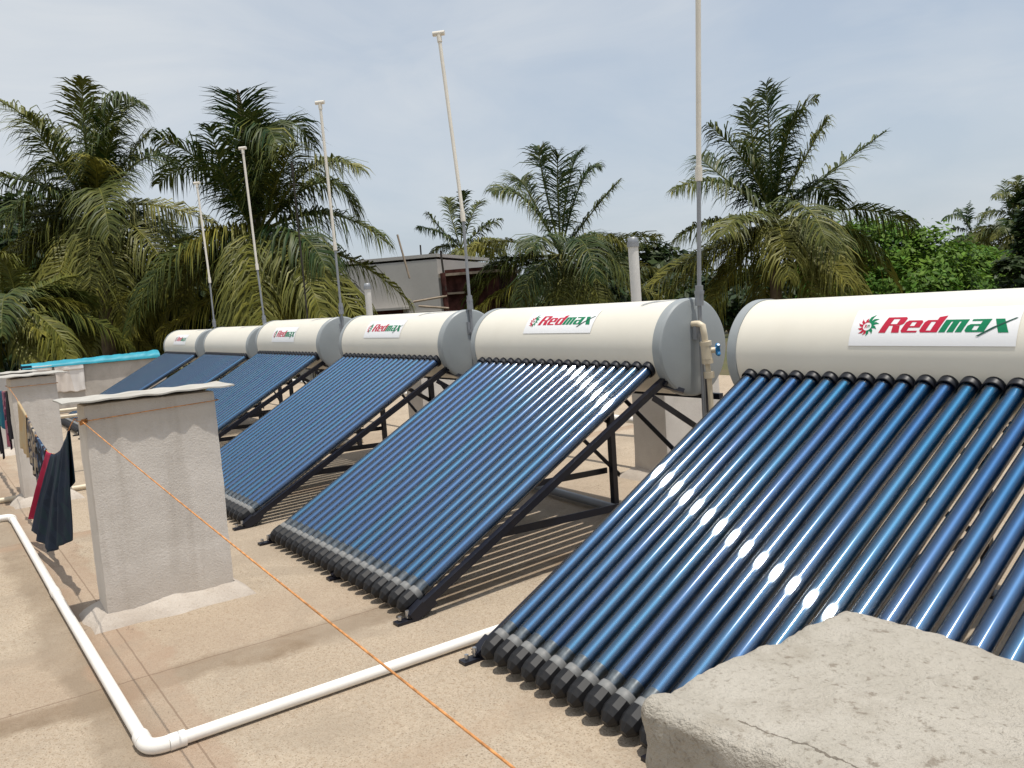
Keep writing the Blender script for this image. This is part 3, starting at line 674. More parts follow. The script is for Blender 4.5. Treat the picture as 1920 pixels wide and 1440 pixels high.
# ------------------------------------------------------------------ far parapet with tarpaulin
b = MB(); rough_box(b, (-11.62, -0.65, 0.345), (0.24, 1.95, 0.69), 0.015, 0.006, 0.05, 4.0, 0, 3.0)
rough_box(b, (-11.62, -4.9, 0.33), (0.24, 6.4, 0.66), 0.015, 0.006, 0.1, 4.0, 0, 3.0)
tag(b.build('parapet_wall', M['wall']), 'low grey stained wall across the far end of the roof', 'wall')
b = MB()
n1, n2 = 90, 14
vs = []
for i in range(n1 + 1):
    y = -1.60 + 1.86 * i / n1
    for k in range(n2 + 1):
        a = pi * k / n2
        rr = 0.086 + 0.012 * noise.noise(Vector((y * 5, k * 0.35, 2))) + 0.012 * noise.noise(Vector((y * 14, k * 0.9, 5)))
        rr *= 0.62 + 0.38 * i / n1
        vs.append((-11.60 + 0.15 * cos(a), y, 0.692 + rr * 1.25 * sin(a)))
b.add(vs, [(i * (n2 + 1) + k, (i + 1) * (n2 + 1) + k, (i + 1) * (n2 + 1) + k + 1, i * (n2 + 1) + k + 1) for i in range(n1) for k in range(n2)], 0, True)
tag(b.build('tarpaulin', M['tarp']), 'bright blue tarpaulin bundled along the top of the far wall', 'tarpaulin')

def draped(name, mat, x0, x1, yc_, ztop, hang, label, cat, group, fold=0.45, lean=0.0, seed=0.0, amp=0.008, axis='x', width_drop=0.0, ragged=0.03, flare=0.0, swing=0.0):
    """a cloth folded over a line: both layers hang, with ripples that grow towards the hem.  ztop(x), hang(x)"""
    nu, nv = 44, 40; vs = []
    for i in range(nu + 1):
        u = i / nu; x = x0 + (x1 - x0) * u
        zt = ztop(x); h = hang(x); hb = h * fold
        for j in range(nv + 1):
            v = j / nv; tot = h + hb
            s_ = v * tot - hb                      # negative: back layer
            dpth = abs(s_); sgn = 1 if s_ > 0 else -1
            k = min(1, dpth / 0.25)
            rip = amp * k * (sin(x * 34 + seed) + 0.6 * sin(x * 57 + seed * 2 + dpth * 3)) + 0.5 * amp * k * noise.noise(Vector((x * 6, dpth * 5, seed)))
            yy = yc_ - sgn * (0.005 + 0.008 * k) + rip
            pinch = 1 - width_drop * (1 - k)
            xx = (x0 + x1) / 2 + (x - (x0 + x1) / 2) * pinch + 0.02 * k * noise.noise(Vector((x * 4, dpth * 4, seed + 9))) + (lean + flare * u) * dpth; yy += swing * u * dpth
            e = ragged * noise.noise(Vector((x * 9, seed, sgn))) * (dpth / max(h, 0.01))
            zz = zt - dpth + e + 0.008 * (1 - k)
            vs.append((xx, yy, zz) if axis == 'x' else (yy, xx, zz))
    b = MB(); b.add(vs, [(i * (nv + 1) + j, (i + 1) * (nv + 1) + j, (i + 1) * (nv + 1) + j + 1, i * (nv + 1) + j + 1) for i in range(nu) for j in range(nv)], 0, True)
    o = b.build(name, mat)
    md = o.modifiers.new('thick', 'SOLIDIFY'); md.thickness = 0.004
    return tag(o, label, cat, group)
GC = 'clothes hung out on the rope'
def line(pts):
    def f(x):
        for (xa, za), (xb, zb) in zip(pts, pts[1:]):
            if min(xa, xb) - 1e-6 <= x <= max(xa, xb) + 1e-6: return za + (zb - za) * (x - xa) / (xb - xa)
        return pts[0][1] if abs(x - pts[0][0]) < abs(x - pts[-1][0]) else pts[-1][1]
    return f
rope1 = line([(-1.59, 0.838), (-1.75, 0.792), (-1.85, 0.742), (-2.10, 0.655), (-2.35, 0.605), (-2.62, 0.582), (-2.80, 0.590), (-3.1, 0.625), (-3.5, 0.71), (-4.0, 0.79), (-4.46, 0.84)])
rope2 = line([(-4.46, 0.84), (-4.72, 0.80), (-5.2, 0.775), (-5.7, 0.75), (-6.3, 0.76), (-7.0, 0.80), (-7.5, 0.84)])
RY = -2.326; RY2 = -2.314
hang = lambda bottom: (lambda x: 0)
def garment(name, mat, x0, x1, rope, zbot, label, cat, **kw):
    zb = line(zbot)
    return draped(name, mat, x0, x1, RY if rope is rope1 else RY2, rope, lambda x: max(0.05, rope(x) - zb(x)), label, cat, GC, **kw)
garment('navy_cloth', M['navy'], -1.785, -2.46, rope1, [(-1.785, 0.23), (-2.1, 0.06), (-2.46, 0.10)], 'long navy cloth hanging nearest to the big pillar', 'cloth', seed=1.0, lean=-0.55, flare=-0.75, swing=-0.14, amp=0.009)
garment('magenta_cloth', M['magenta'], -2.46, -2.66, rope1, [(-2.46, 0.10), (-2.66, 0.14)], 'narrow magenta cloth hanging just left of the navy cloth', 'cloth', seed=2.0, lean=-1.3, swing=-0.14, amp=0.006, fold=0.2)
garment('printed_shirt', M['print_blue'], -2.72, -3.08, rope1, [(-2.72, 0.26), (-3.08, 0.36)], 'dark blue and white printed garment hanging left of the magenta cloth', 'garment', seed=3.0)
garment('printed_shirt', M['print_beige'], -3.12, -3.46, rope1, [(-3.12, 0.34), (-3.46, 0.42)], 'beige and black printed garment hanging in front of the second pillar', 'garment', seed=4.0)
garment('straw_towel', M['straw'], -3.52, -3.9, rope1, [(-3.52, 0.45), (-4.2, 0.50)], 'straw coloured towel hanging at the corner of the second pillar', 'towel', seed=5.0)
garment('black_trousers', M['black_cloth'], -4.74, -4.90, rope2, [(-4.74, 0.45), (-4.90, 0.42)], 'black garment hanging just left of the second pillar', 'garment', seed=6.0)
garment('printed_skirt', M['print_pink'], -4.92, -5.20, rope2, [(-4.92, 0.36), (-5.2, 0.38)], 'pink and purple printed skirt on the rope beyond the second pillar', 'skirt', seed=7.0)
garment('plum_cloth', M['plum'], -4.76, -5.22, lambda x: rope2(x) - 0.0, [(-4.76, 0.17), (-5.22, 0.10)], 'long plum cloth hanging under the pink printed skirt', 'cloth', seed=8.0, fold=0.9).location.y = 0.05
garment('teal_shirt', M['teal'], -5.22, -5.7, rope2, [(-5.22, 0.48), (-5.7, 0.48)], 'blue and teal shirt hanging at the left edge of the photo', 'shirt', seed=9.0)
garment('dark_skirt', M['black_cloth'], -5.72, -6.2, rope2, [(-5.72, 0.20), (-6.2, 0.24)], 'dark skirt hanging furthest left behind the teal shirt', 'skirt', seed=10.0)
# cloths thrown over the far wall
draped('white_towel', M['white_cloth'], -1.20, -0.82, -11.46, lambda x: 0.70, lambda x: 0.39, 'off white towel hanging over the far wall', 'towel', 'cloths laid over the far wall', fold=0.2, seed=12.0, amp=0.012, axis='y')
draped('pale_sheet', M['white_cloth'], -1.475, -1.23, -11.46, lambda x: 0.715, lambda x: 0.13, 'pale folded sheet on the far wall between the navy rag and the white towel', 'sheet', 'cloths laid over the far wall', fold=0.5, seed=15.0, amp=0.005, axis='y')
draped('navy_rag', M['navy'], -1.62, -1.48, -11.46, lambda x: 0.735, lambda x: 0.12, 'small navy rag on the far wall at the end of the blue tarpaulin', 'rag', 'cloths laid over the far wall', fold=0.5, seed=13.0, amp=0.005, axis='y')

# ------------------------------------------------------------------ orange rope
b = MB()
def sag(a, c, s_, n=24):
    a, c = Vector(a), Vector(c)
    return [a.lerp(c, k / n) - Vector((0, 0, s_ * 4 * (k / n) * (1 - k / n))) for k in range(n + 1)]
rr = 0.0019
A0 = (-1.392, -2.325, 0.842)
b.tube(sag(A0, (1.50, -2.318, 0.655), 0.006) + sag((1.50, -2.318, 0.655), (2.52, -2.315, 0.575), 0.0)[1:] + [Vector((2.53, -2.25, 0.573)), Vector((2.515, -2.14, 0.575))], rr, 8)
ring = [(-1.392, -2.325, 0.842), (-1.390, -2.05, 0.853), (-1.391, -1.79, 0.862), (-1.49, -1.788, 0.861), (-1.598, -1.79, 0.860), (-1.598, -2.327, 0.838), (-1.49, -2.329, 0.836), (-1.392, -2.325, 0.842)]
b.tube(ring, rr, 8)
for k in range(3): b.tube([(-1.385, -2.33, 0.842 + 0.006 * (k - 1)), (-1.383, -2.31, 0.845 + 0.006 * (k - 1)), (-1.40, -2.333, 0.83 + 0.005 * k)], 0.004, 8)
tag(b.build('rope', M['rope']), 'orange rope tied round the big pillar and stretched down to the bottom edge', 'rope')
b = MB(); b.tube([Vector((x, RY, rope1(x))) for x in [-1.59 - 0.06 * k for k in range(48)]], rr, 8)
b.tube([(-4.45, RY, 0.838), (-4.452, -2.022, 0.838), (-4.73, -2.022, 0.838), (-4.73, RY, 0.838), (-4.45, RY, 0.838)], rr, 8)
tag(b.build('rope', M['rope']), 'sagging orange rope carrying the navy cloth, from the big pillar to the second', 'rope')
b = MB(); b.tube([Vector((x, RY2, rope2(x))) for x in [-4.72 - 0.06 * k for k in range(47)]], rr, 8)
tag(b.build('rope', M['rope']), 'rope carrying the clothes beyond the second pillar at the left edge', 'rope')

# ------------------------------------------------------------------ palms
def frond(mb, hub, via, tip, droop, tone, nleaf, leaflen, width, rng, cols):
    c = via * 2 - (hub + tip) * 0.5
    B = lambda t: hub * ((1 - t) ** 2) + c * (2 * t * (1 - t)) + tip * (t * t)
    dB = lambda t: ((c - hub) * (2 * (1 - t)) + (tip - c) * (2 * t)).normalized()
    vb = len(mb.v); own = {}
    # rachis
    n = 12; L_ = (tip - hub).length
    mb.tube([B(k / n) for k in range(n + 1)], [0.035 * (1 - 0.85 * k / n) * (leaflen / 0.9) for k in range(n + 1)], 5)
    up = Vector((0, 0, 1))
    roll = rng.uniform(-0.5, 0.5)
    if (tip - hub).z > 0.35 * (tip - hub).length and droop < 0.55: leaflen *= 0.86
    gap = rng.uniform(0.3, 0.9)
    dmul = rng.uniform(0.9, 1.5)
    for i in range(nleaf):
        t = 0.13 + 0.87 * (i + rng.random() * 0.7) / nleaf
        p = B(min(t, 1)); tg = dB(min(t, 1))
        sd = tg.cross(up)
        if sd.length < 0.15: sd = tg.cross(Vector((rng.uniform(-1, 1), 1, 0)))
        sd.normalize(); nm = sd.cross(tg).normalized()
        sd = (sd * cos(roll) + nm * sin(roll)).normalized()
        ln = leaflen * (0.35 + 0.65 * sin(pi * min(1, 0.12 + t * 0.85)) ** 0.7) * rng.uniform(0.62, 1.25)
        if t > 0.82: ln *= 1 - 2.6 * (t - 0.82)
        if rng.random() < (0.45 if abs(t - gap) < 0.06 else 0.08): continue
        lb = len(mb.v)
        for s in (-1, 1):
            if rng.random() < 0.04: continue
            a = 0.75 - 0.45 * t
            d0 = (sd * s * (0.72 + rng.uniform(-.15, .15)) + tg * (1.05 - a + rng.uniform(-.12, .12)) + nm * rng.uniform(-0.05, 0.38)).normalized()
            g = droop * dmul * rng.uniform(0.6, 1.5)
            d1 = (d0 - up * g * 1.0).normalized(); d2 = (d0 - up * g * 2.6).normalized()
            q0 = p; q1 = p + d0 * ln * 0.33; q2 = q1 + d1 * ln * 0.35; q3 = q2 + d2 * ln * 0.32
            wv = tg.cross(d0).cross(d0).normalized() * width * 0.5
            if rng.random() < 0.4: wv = (wv + nm * width * 0.25)
            mb.add([q0 - wv * .6, q0 + wv * .6, q1 + wv, q1 - wv, q2 + wv * .8, q2 - wv * .8, q3], [(0, 1, 2, 3), (3, 2, 4, 5), (5, 4, 6)], 0, True)
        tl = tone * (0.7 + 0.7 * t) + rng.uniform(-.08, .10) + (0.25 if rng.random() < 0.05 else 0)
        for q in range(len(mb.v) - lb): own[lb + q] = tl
    new = len(mb.v) - vb
    for k in range(new):
        cols.append((max(0, min(1, own.get(vb + k, tone + 0.15))), rng.random(), 0))

def palm(hub_px, D, fronds, label, seed, extra=14, leaflen=1.08, R0=3.6, elmax=0.3, group='coconut palms beyond the roof', nleaf=108, width=0.036, trunk_r=0.16, spear=None, tonebase=0.1, lowtone=0.28):
    rng = random.Random(seed)
    hub = at(hub_px[0], hub_px[1], D)
    k = D / FPX
    H = Vector((FWD.x, FWD.y, 0)).normalized()
    root = empty('palm_tree', (hub.x, hub.y, -4.2), label, 'palm tree', group)
    org = Vector((hub.x, hub.y, -4.2))
    loc = lambda px, py: RGT * ((px - hub_px[0]) * k) - UPV * ((py - hub_px[1]) * k)
    mb = MB(); cols = []
    for i, f in enumerate(fronds):
        via, tip = f[0], f[1]; droop = f[2] if len(f) > 2 else 0.35; tone = f[3] if len(f) > 3 else tonebase
        v = loc(*via); tp = loc(*tip)
        L2 = tp.length; dep = sqrt(max(0.0, (R0 * 0.9) ** 2 - L2 ** 2)) * 0.6
        dep = dep * (f[4] if len(f) > 4 else (-1 if i % 2 else 1) * rng.uniform(0.4, 1))
        h0 = hub - org + Vector((0, 0, rng.uniform(-.1, .15)))
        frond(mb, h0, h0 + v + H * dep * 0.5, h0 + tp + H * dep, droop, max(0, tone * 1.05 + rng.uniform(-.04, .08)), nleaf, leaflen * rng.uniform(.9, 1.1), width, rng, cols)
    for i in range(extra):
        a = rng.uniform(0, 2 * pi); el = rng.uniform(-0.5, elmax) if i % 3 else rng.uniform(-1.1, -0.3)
        Lf = R0 * rng.uniform(0.7, 1.0)
        dirn = Vector((cos(a) * cos(el), sin(a) * cos(el), sin(el)))
        h0 = hub - org + Vector((0, 0, rng.uniform(-.2, .1)))
        tip = h0 + dirn * Lf * 0.9 - Vector((0, 0, Lf * rng.uniform(0.2, 0.5)))
        via = h0 + dirn * Lf * 0.55 - Vector((0, 0, 0.02 * Lf))
        dr = 0.4 if el > 0 else 0.9
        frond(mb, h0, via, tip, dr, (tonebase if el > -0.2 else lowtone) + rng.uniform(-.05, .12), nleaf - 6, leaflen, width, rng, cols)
    mb.col = cols
    mb.build('crown', M['palm'], root)
    tb = MB()
    bx, by = rng.uniform(-.5, .5), rng.uniform(-.5, .5); hz = hub.z + 4.2
    tb.tube([(bx * (1 - (j / 12)) ** 1.5, by * (1 - (j / 12)) ** 1.5, hz * j / 12) for j in range(13)], [trunk_r * (1.35 - 0.5 * j / 12) * (1 + 0.06 * (j % 2)) for j in range(13)], 12)
    tb.build('trunk', M['trunk'], root)
    if spear:
        v = loc(*spear); sb = MB(); h0 = hub - org
        sb.tube([h0, h0 + v * 0.5, h0 + v * 0.62, h0 + v * 0.85, h0 + v], [0.05, 0.06, 0.11, 0.09, 0.02], 7); sb.build('spear_leaf', M['trunk'], root)
    return root

# the big palm right of the tallest pole
palm((1450, 420), 24, [
 ((1444, 280), (1436, 158), .25, .02, .1), ((1415, 285), (1407, 185), .3, .12), ((1470, 270), (1530, 185), .35, .1), ((1500, 315), (1540, 240), .4, .1),
 ((1535, 345), (1660, 250), .30, .06), ((1400, 320), (1322, 245), .4, .06), ((1372, 340), (1326, 288), .3, .04), ((1350, 355), (1247, 374), .75, .08),
 ((1535, 355), (1600, 388), .75, .06), ((1600, 390), (1715, 425), .8, .12), ((1580, 432), (1690, 545), .85, .25), ((1340, 415), (1255, 452), .8, .18),
 ((1320, 470), (1225, 530), .8, .3), ((1345, 490), (1230, 570), .8, .35), ((1395, 470), (1352, 585), .7, .45), ((1455, 300), (1460, 240), .5, .05, -1.0),
 ((1430, 320), (1425, 235), .5, .05, 1.0), ((1500, 470), (1545, 560), .9, .2), ((1560, 470), (1625, 570), .9, .22), ((1475, 480), (1500, 580), .8, .3), ((1400, 440), (1300, 500), .9, .15)],
 'large coconut palm right of the tallest vent pole, whole crown against the sky', 11, 13, R0=4.0, leaflen=1.2)
# middle palm
palm((1052, 478), 30, [
 ((1018, 335), (1012, 282), .35, .02), ((1045, 340), (1047, 295), .2, .02), ((1067, 345), (1092, 285), .25, .03), ((1085, 355), (1120, 318), .45, .05),
 ((1105, 405), (1165, 335), .3, .05), ((985, 385), (925, 372), .55, .06), ((990, 355), (978, 340), .3, .02), ((955, 450), (872, 468), .75, .35),
 ((960, 500), (878, 516), .8, .3), ((960, 540), (896, 582), .7, .3), ((1010, 520), (972, 580), .7, .5), ((1115, 455), (1165, 472), .7, .3),
 ((1150, 485), (1240, 502), .8, .35), ((1165, 520), (1240, 560), .8, .3), ((1130, 455), (1240, 445), .6, .2), ((1060, 540), (1064, 585), .6, .5), ((1100, 520), (1150, 570), .8, .15)],
 'coconut palm with a narrow upright crown between the leaning vent pole and the big palm', 12, 14, R0=4.2, leaflen=1.25)
# small palm behind the leaning pole
palm((864, 468), 48, [
 ((845, 405), (840, 372), .35, .08), ((870, 400), (873, 365), .25, .05), ((885, 400), (902, 375), .35, .05), ((825, 425), (806, 400), .4, .05),
 ((825, 440), (778, 428), .55, .05), ((900, 430), (940, 410), .5, .06), ((830, 460), (800, 480), .7, .12), ((910, 450), (945, 460), .7, .12), ((850, 490), (835, 520), .7, .15)],
 'small distant coconut palm behind the leaning vent pole', 13, 14, R0=4.0, width=0.065, nleaf=56)
# palm with the spear leaf
palm((487, 447), 21, [
 ((455, 275), (428, 210), .3, .02), ((475, 270), (476, 205), .25, .02), ((505, 240), (562, 268), .7, .02), ((505, 265), (550, 292), .7, .02),
 ((385, 318), (268, 340), .85, .03), ((420, 335), (330, 275), .5, .05), ((440, 330), (410, 290), .6, .02), ((585, 320), (690, 325), .7, .14), ((592, 345), (655, 402), .75, .15), ((615, 412), (735, 470), .75, .12),
 ((655, 490), (772, 578), .9, .25), ((430, 440), (385, 480), .7, .5), ((350, 515), (125, 610), .85, .35), ((400, 560), (325, 615), .7, .55), ((503, 555), (512, 605), .5, .6),
 ((560, 520), (600, 600), .8, .45), ((480, 330), (486, 215), .3, .02, 1.0), ((450, 350), (440, 260), .4, .02, -1.0), ((600, 500), (690, 600), .9, .2), ((540, 350), (590, 300), .6, .1), ((495, 320), (500, 230), .3, .02, -.8)],
 'coconut palm with a dead spear leaf sticking up above its dark crown', 14, 20, R0=4.3, spear=(445, 168), leaflen=1.25)
# left palm
palm((178, 399), 23, [
 ((160, 280), (134, 168), .35, .08), ((172, 260), (182, 168), .4, .2), ((192, 250), (205, 185), .4, .1), ((225, 240), (305, 225), .8, .08), ((240, 290), (285, 290), .7, .08),
 ((112, 280), (8, 200), .55, .14), ((100, 310), (2, 325), .8, .1), ((90, 350), (0, 345), .8, .14), ((85, 385), (0, 400), .8, .12), ((70, 420), (0, 440), .8, .1),
 ((218, 350), (246, 318), .35, .4, -1.0), ((297, 392), (420, 430), .9, .3), ((140, 465), (83, 558), .7, .5), ((178, 465), (167, 495), .5, .6), ((250, 470), (330, 500), .9, .3),
 ((205, 300), (230, 225), .5, .1, 1.0), ((150, 320), (120, 240), .5, .06, -1.0), ((215, 330), (262, 262), .6, .05), ((170, 290), (160, 200), .4, .06, .9), ((130, 480), (60, 620), .8, .3), ((230, 500), (260, 610), .9, .3)],
 'coconut palm at the left with ragged bright fronds rising over the far wall', 15, 20, R0=4.3, leaflen=1.25)
# low palms at the far left
palm((32, 572), 19, [
 ((75, 568), (120, 575), .5, .35), ((70, 590), (118, 622), .7, .3), ((50, 600), (60, 640), .7, .35), ((15, 610), (5, 660), .5, .55), ((10, 540), (-20, 500), .5, .1), ((30, 510), (20, 480), .4, .25),
 ((60, 540), (95, 520), .5, .15), ((10, 590), (-40, 600), .7, .2), ((70, 640), (100, 670), .7, .3), ((20, 640), (10, 690), .7, .4)],
 'low palm at the far left edge with fronds fanning to the right', 16, 26, R0=2.6, leaflen=0.75)
palm((215, 560), 26, [
 ((160, 600), (110, 665), .9, .25), ((225, 595), (305, 668), .9, .4), ((270, 580), (330, 640), .9, .25), ((180, 540), (120, 560), .8, .2), ((250, 520), (300, 520), .6, .1), ((200, 500), (190, 450), .4, .04), ((190, 620), (170, 680), .9, .25), ((240, 630), (255, 690), .9, .3)],
 'low palm drooping behind the blue tarpaulin', 17, 26, R0=3.4, leaflen=1.25)
# distant palms at the right edge
palm((1824, 441), 62, [
 ((1815, 415), (1820, 378), .3, .0), ((1800, 405), (1768, 415), .6, .04), ((1795, 430), (1770, 450), .7, .05), ((1840, 415), (1852, 390), .4, .02), ((1800, 455), (1775, 465), .7, .15), ((1850, 440), (1862, 455), .7, .3), ((1805, 405), (1795, 395), .4, .03)],
 'tiny distant palm above the bushy tree near the right edge', 18, 14, R0=2.6, width=0.07, nleaf=50, leaflen=0.8)
palm((1908, 430), 46, [
 ((1895, 385), (1897, 335), .4, .05), ((1885, 370), (1850, 372), .7, .08), ((1890, 395), (1845, 405), .8, .08), ((1880, 420), (1845, 450), .8, .2), ((1915, 370), (1920, 330), .3, .05), ((1935, 380), (1960, 350), .4, .05), ((1885, 430), (1850, 440), .8, .3), ((1900, 360), (1885, 345), .5, .1)],
 'distant palm cut by the right edge behind the dark tree', 19, 18, R0=3.4, width=0.06, nleaf=56, leaflen=0.85)

# ------------------------------------------------------------------ broadleaf trees
def leaf_cloud(mb, cols, lobes, n, size, rng, yel=0.4):
    tot = sum(l[1][0] * l[1][2] for l in lobes)
    for (c, rad) in lobes:
        m_ = int(n * rad[0] * rad[2] / tot)
        # clumps inside each lobe give light and dark masses
        clumps = []
        for _ in range(max(6, m_ // 60)):
            u = Vector((rng.gauss(0, 1), rng.gauss(0, 1), rng.gauss(0.35, 0.9))).normalized()
            s_ = rng.uniform(0.72, 1.06)
            clumps.append((u, s_, rng.uniform(-.25, .25)))
        for _ in range(m_):
            u, s_, tn = rng.choice(clumps)
            rr = 0.17 * (rad[0] + rad[2])
            p = c + Vector((u.x * rad[0], u.y * rad[1], u.z * rad[2])) * s_ + Vector((rng.gauss(0, 1), rng.gauss(0, 1), rng.gauss(0, .7))) * rr * 0.55
            nm = (Vector((u.x, u.y, u.z + 1.1)) + Vector((rng.gauss(0, .6), rng.gauss(0, .6), rng.gauss(0, .5)))).normalized()
            a = nm.orthogonal().normalized(); bq = nm.cross(a); th = rng.uniform(0, 2 * pi)
            d = a * cos(th) + bq * sin(th); w = nm.cross(d); sz = size * rng.uniform(.5, 1.55)
            mb.add([p - d * sz, p - d * sz * .1 + w * sz * .45 - nm * sz * .1, p + d * sz - nm * sz * 0.25, p - d * sz * .1 - w * sz * .45 - nm * sz * .1], [(0, 1, 2, 3)], 0, False)
            t_ = max(0, min(1, yel + tn + rng.uniform(-.15, .15))); g = rng.random()
            cols += [(t_, g, 0)] * 4
def tree(name, blobs, D, label, mat, seed, n=9000, size=0.16, yel=0.35, group='leafy trees beyond the roof', base=None):
    rng = random.Random(seed); k = D / FPX
    lobes = []
    H = Vector((FWD.x, FWD.y, 0)).normalized()
    for (px, py, rx, ry, dd) in blobs:
        c = at(px, py, D) + H * dd
        lobes.append((c, (rx * k, rx * k * 0.9, ry * k)))
    cx_ = sum((l[0] for l in lobes), Vector()) / len(lobes)
    root = empty(name, (cx_.x, cx_.y, -4.2), label, 'tree', group); org = Vector((cx_.x, cx_.y, -4.2))
    mb = MB(); cols = []
    leaf_cloud(mb, cols, [(c - org, r) for c, r in lobes], n, size, rng, yel); mb.col = cols
    mb.build('crown', mat, root)
    tb = MB(); hz = cx_.z + 4.2
    tb.tube([(0, 0, 0), (0.1, 0, hz * .3), (0, 0.1, hz * .6)], [0.35, 0.25, 0.2], 10)
    for c, r in lobes:
        q = c - org; tb.tube([(0, 0.1, hz * .5), ((q.x) * .5, q.y * .5, hz * .5 + (q.z - hz * .5) * .6), tuple(q)], [0.16, 0.1, 0.03], 7)
    tb.build('trunk', M['bark'], root)
tree('leafy_tree', [(1640, 472, 82, 62, 0), (1590, 490, 60, 58, 1), (1715, 502, 80, 60, -.5), (1560, 530, 60, 50, 0), (1660, 540, 90, 50, -1), (1760, 545, 70, 45, -.5)], 27, 'round bright green leafy tree right of the big palm', M['leaf'], 31, 24000, 0.09, .4)
tree('leafy_tree', [(1810, 510, 60, 40, 0), (1850, 520, 50, 50, 0), (1790, 545, 50, 30, -.5), (1860, 550, 60, 30, -1)], 32, 'lower green leafy bush beneath the tiny distant palm', M['leaf'], 32, 10000, 0.10, .45)
tree('dark_tree', [(1938, 440, 24, 65, 0), (1942, 390, 22, 50, .5), (1908, 520, 36, 42, 0), (1955, 480, 40, 90, 0), (1935, 545, 45, 40, -.5)], 24, 'dark leafed tree cut by the right edge', M['dark_leaf'], 33, 7000, 0.11, .25)
tree('leafy_tree', [(1195, 500, 60, 48, 0), (1260, 505, 55, 40, 0), (1150, 535, 60, 45, 0), (1225, 550, 80, 40, -1)], 40, 'dark green tree behind the pale vent pipe, between the two middle palms', M['dark_leaf'], 34, 7000, 0.2, .3)
tree('dark_tree', [(1400, 560, 90, 55, 0), (1500, 560, 90, 55, 0), (1330, 570, 60, 45, 1)], 32, 'dark undergrowth tree below the big palm crown', M['dark_leaf'], 35, 7000, 0.17, .15)
tree('dark_tree', [(1000, 565, 80, 40, 0), (1090, 560, 80, 45, 0), (930, 570, 50, 30, 0)], 38, 'dark leafy tree below the narrow middle palm', M['dark_leaf'], 36, 6000, 0.18, .2)
tree('dark_tree', [(60, 520, 110, 110, 0), (190, 560, 110, 110, 0), (60, 640, 120, 80, 0), (250, 620, 100, 70, 0), (0, 440, 60, 80, 0)], 29, 'dark leafy tree behind the left palms', M['dark_leaf'], 37, 11000, 0.2, .1)
tree('dark_tree', [(400, 560, 110, 80, 0), (520, 560, 90, 70, 0), (330, 600, 100, 60, 0), (600, 585, 60, 45, 0)], 28, 'dark leafy tree behind the palm with the spear leaf', M['dark_leaf'], 38, 9000, 0.2, .12)

def far_wood():
    rng = random.Random(5); mb = MB(); cols = []; lobes = []
    for i in range(44):
        px = -200 + 2350 * i / 43; hz = 628 - 0.069 * px
        D = rng.uniform(70, 95); k = D / FPX
        top = hz - rng.uniform(14, 34)
        c = at(px, top + 40, D); lobes.append((c, (62 * k, 40 * k, 46 * k)))
    leaf_cloud(mb, cols, lobes, 26000, 0.42, rng, .3); mb.col = cols
    o = mb.build('far_wood', M['dark_leaf']); tag(o, 'distant belt of trees along the horizon', 'trees', None, 'stuff')
far_wood()

# ------------------------------------------------------------------ unfinished building behind
def building():
    D = 30.0
    c = at(818, 475, D); corner = Vector((c.x, c.y, 0)); ztop = c.z
    u = (at(470, 500, D + 2.2) - c); u.z = 0; W = u.length; u.normalize(); v = Vector((-u.y, u.x, 0))
    if v.dot(Vector((FWD.x, FWD.y, 0))) < 0: v = -v
    t = empty('unfinished_building', (c.x, c.y, -4.2), 'bare grey cement building behind the palms at centre left', 'building')
    Mx = Matrix((u, v, Vector((0, 0, 1)))).transposed()
    h = ztop + 4.2; o = lambda a, b_, z: u * a + v * b_ + Vector((0, 0, z))
    b = MB(); b.box(o(W / 2, 3.0, h / 2 - .1), (W, 6.0, h - .2), 0, Mx); b.build('wall', M['bwall'], t)
    b = MB(); b.box(o(W / 2, 3.0, h - .06), (W + .03, 6.03, .12), 0, Mx); b.build('parapet_coping', M['bwall'], t)
    b = MB(); b.box(o(W / 2, 2.97, h - 2.05), (W + .03, 6.03, .05), 0, Mx); b.build('plaster_joint', M['bwall'], t)
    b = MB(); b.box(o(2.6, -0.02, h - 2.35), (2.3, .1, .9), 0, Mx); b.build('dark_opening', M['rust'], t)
    b = MB(); b.box(o(2.6, -0.30, h - 1.86), (2.8, .6, .08), 0, Mx); b.build('window_ledge', M['bwall'], t)
    b = MB(); b.tube([at(745, 440, D - 1.0) - Vector((c.x, c.y, -4.2)), at(768, 522, D - 1.0) - Vector((c.x, c.y, -4.2))], 0.035, 8); b.build('scaffold_pole', M['stick'], t)
    b = MB(); b.tube([o(1.0, 1.0, h), o(1.0, 1.0, h + .42)], 0.03, 8); b.build('reinforcing_rod', M['dark_stick'], t)
    # brick shed at its right side
    s = empty('brick_shed', (c.x, c.y, -4.2), 'dark red brick shed with a pale roof edge right of the bare cement building', 'shed')
    b = MB(); b.box(o(-1.15, 1.5, 1.0 + (h - 1.2) / 2 - .5), (2.0, 2.4, h - 1.0), 0, Mx); b.build('wall', M['rust'], s)
    b = MB(); b.box(o(-1.15, 1.4, h - .78), (2.25, 2.8, .09), 0, Mx); b.build('roof_sheet', M['stick'], s)
    b = MB(); b.box(o(-.55, .22, h - 1.45), (.7, .12, .07), 0, Mx); b.build('lintel', M['stick'], s)
    org = Vector((c.x, c.y, -4.2))
    for (a, e, mat, lb) in [((775, 566), (838, 555), 'stick', 'upper slanting pole'), ((785, 574), (842, 578), 'stick', 'lower level pole'), ((830, 512), (846, 584), 'rust', 'brown upright post'), ((826, 470), (836, 545), 'dark_stick', 'thin leaning stake')]:
        p, q = at(a[0], a[1], D - 2.0), at(e[0], e[1], D - 2.0)
        if lb in ('brown upright post',): q = q + Vector((0, 0, -1.0)); q.z = -4.2
        tt = MB(); tt.tube([p, q], 0.035 if mat != 'rust' else 0.09, 8)
        tag(tt.build('scaffold_pole', M[mat]), lb + ' of the scaffolding beside the brick shed', 'pole', 'scaffolding poles by the brick shed')
building()
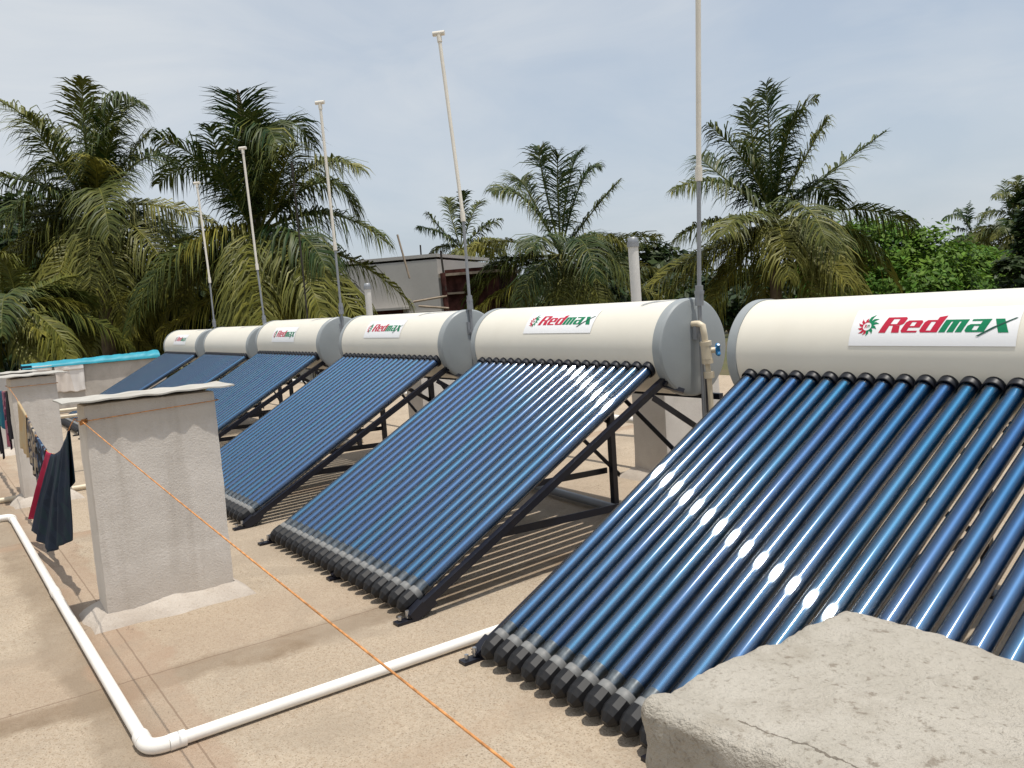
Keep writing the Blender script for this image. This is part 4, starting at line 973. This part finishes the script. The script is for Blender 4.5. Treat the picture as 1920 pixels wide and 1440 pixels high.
p = at(547, 305, 18.0); q = at(577, 600, 18.0); q2 = q + (q - p) * ((q.z + 4.2) / (p.z - q.z))
b = MB(); b.tube([p, q, q2], 0.018, 8); b.tube([p, p + (q - p) * 0.09], 0.03, 8)
for k, w_ in ((0.14, .12), (0.17, .09)): b.tube([p + (q - p) * k - RGT * w_, p + (q - p) * k + RGT * w_], 0.012, 6)
tag(b.build('antenna_mast', M['dark_stick']), 'thin dark mast in front of the spear leaf palm fronds', 'mast')

# ------------------------------------------------------------------ light and sky
SUN = Vector((0.20, 0.035, 1.0)).normalized()
sl = bpy.data.lights.new('sun', 'SUN'); sl.energy = 3.8; sl.angle = radians(0.53); sl.color = (1.0, 0.955, 0.88)
so = bpy.data.objects.new('sun', sl); COL.objects.link(so); so.rotation_euler = SUN.to_track_quat('Z', 'Y').to_euler(); so.location = (0, 0, 20)
w = bpy.data.worlds.new('World'); scene.world = w; w.use_nodes = True
nt = w.node_tree; nt.nodes.clear()
out = N(nt, 'ShaderNodeOutputWorld'); bg = N(nt, 'ShaderNodeBackground'); bg.inputs[1].default_value = 0.14; L(nt, bg.outputs[0], out.inputs[0])
sky = N(nt, 'ShaderNodeTexSky'); sky.sky_type = 'NISHITA'; sky.sun_disc = False
sky.sun_elevation = math.asin(SUN.z); sky.sun_rotation = atan2(SUN.x, SUN.y); sky.air_density = 1.0; sky.dust_density = 2.5; sky.ozone_density = 1.5
tc = N(nt, 'ShaderNodeTexCoord').outputs['Generated']
sp = N(nt, 'ShaderNodeSeparateXYZ'); L(nt, tc, sp.inputs[0])
# soft high cloud, thicker towards the left of the view
mp = N(nt, 'ShaderNodeMapping'); L(nt, tc, mp.inputs[0]); mp.inputs['Rotation'].default_value = (0.25, 0.3, 0.2); mp.inputs['Scale'].default_value = (1.6, 1.6, 4.2); mp.inputs['Location'].default_value = (0.35, 0.2, 0.1)
dl = N(nt, 'ShaderNodeVectorMath', operation='DOT_PRODUCT'); L(nt, tc, dl.inputs[0]); dl.inputs[1].default_value = tuple(-RGT)
n_big = noisen(nt, mp.outputs[0], 1.0, 4, 0.5, 0.4); n_fine = noisen(nt, mp.outputs[0], 2.6, 8, 0.58, 0.9)
cl = ramp(nt, mathn(nt, 'ADD', mathn(nt, 'ADD', mathn(nt, 'MULTIPLY', n_big, 0.65), mathn(nt, 'MULTIPLY', n_fine, 0.4)), mathn(nt, 'MULTIPLY', dl.outputs['Value'], 0.22)), 0.42, 0.78)
hz = mathn(nt, 'POWER', mathn(nt, 'SUBTRACT', 1.0, mathn(nt, 'MAXIMUM', sp.outputs[2], 0.0)), 2.2)
c = mix(nt, mathn(nt, 'ADD', 0.5, mathn(nt, 'MULTIPLY', hz, 0.3)), sky.outputs[0], (4.05, 4.55, 5.1))
c = mix(nt, mathn(nt, 'MULTIPLY', cl, 0.8), c, (5.3, 5.5, 5.65))
L(nt, c, bg.inputs[0])

vs_ = scene.view_settings; vs_.view_transform = 'Standard'; vs_.look = 'None'; vs_.exposure = 0.0; vs_.gamma = 1.0; vs_.use_curve_mapping = False
scene.cycles.max_bounces = 10; scene.cycles.transparent_max_bounces = 24; scene.cycles.glossy_bounces = 5
scene.cycles.sample_clamp_indirect = 6.0
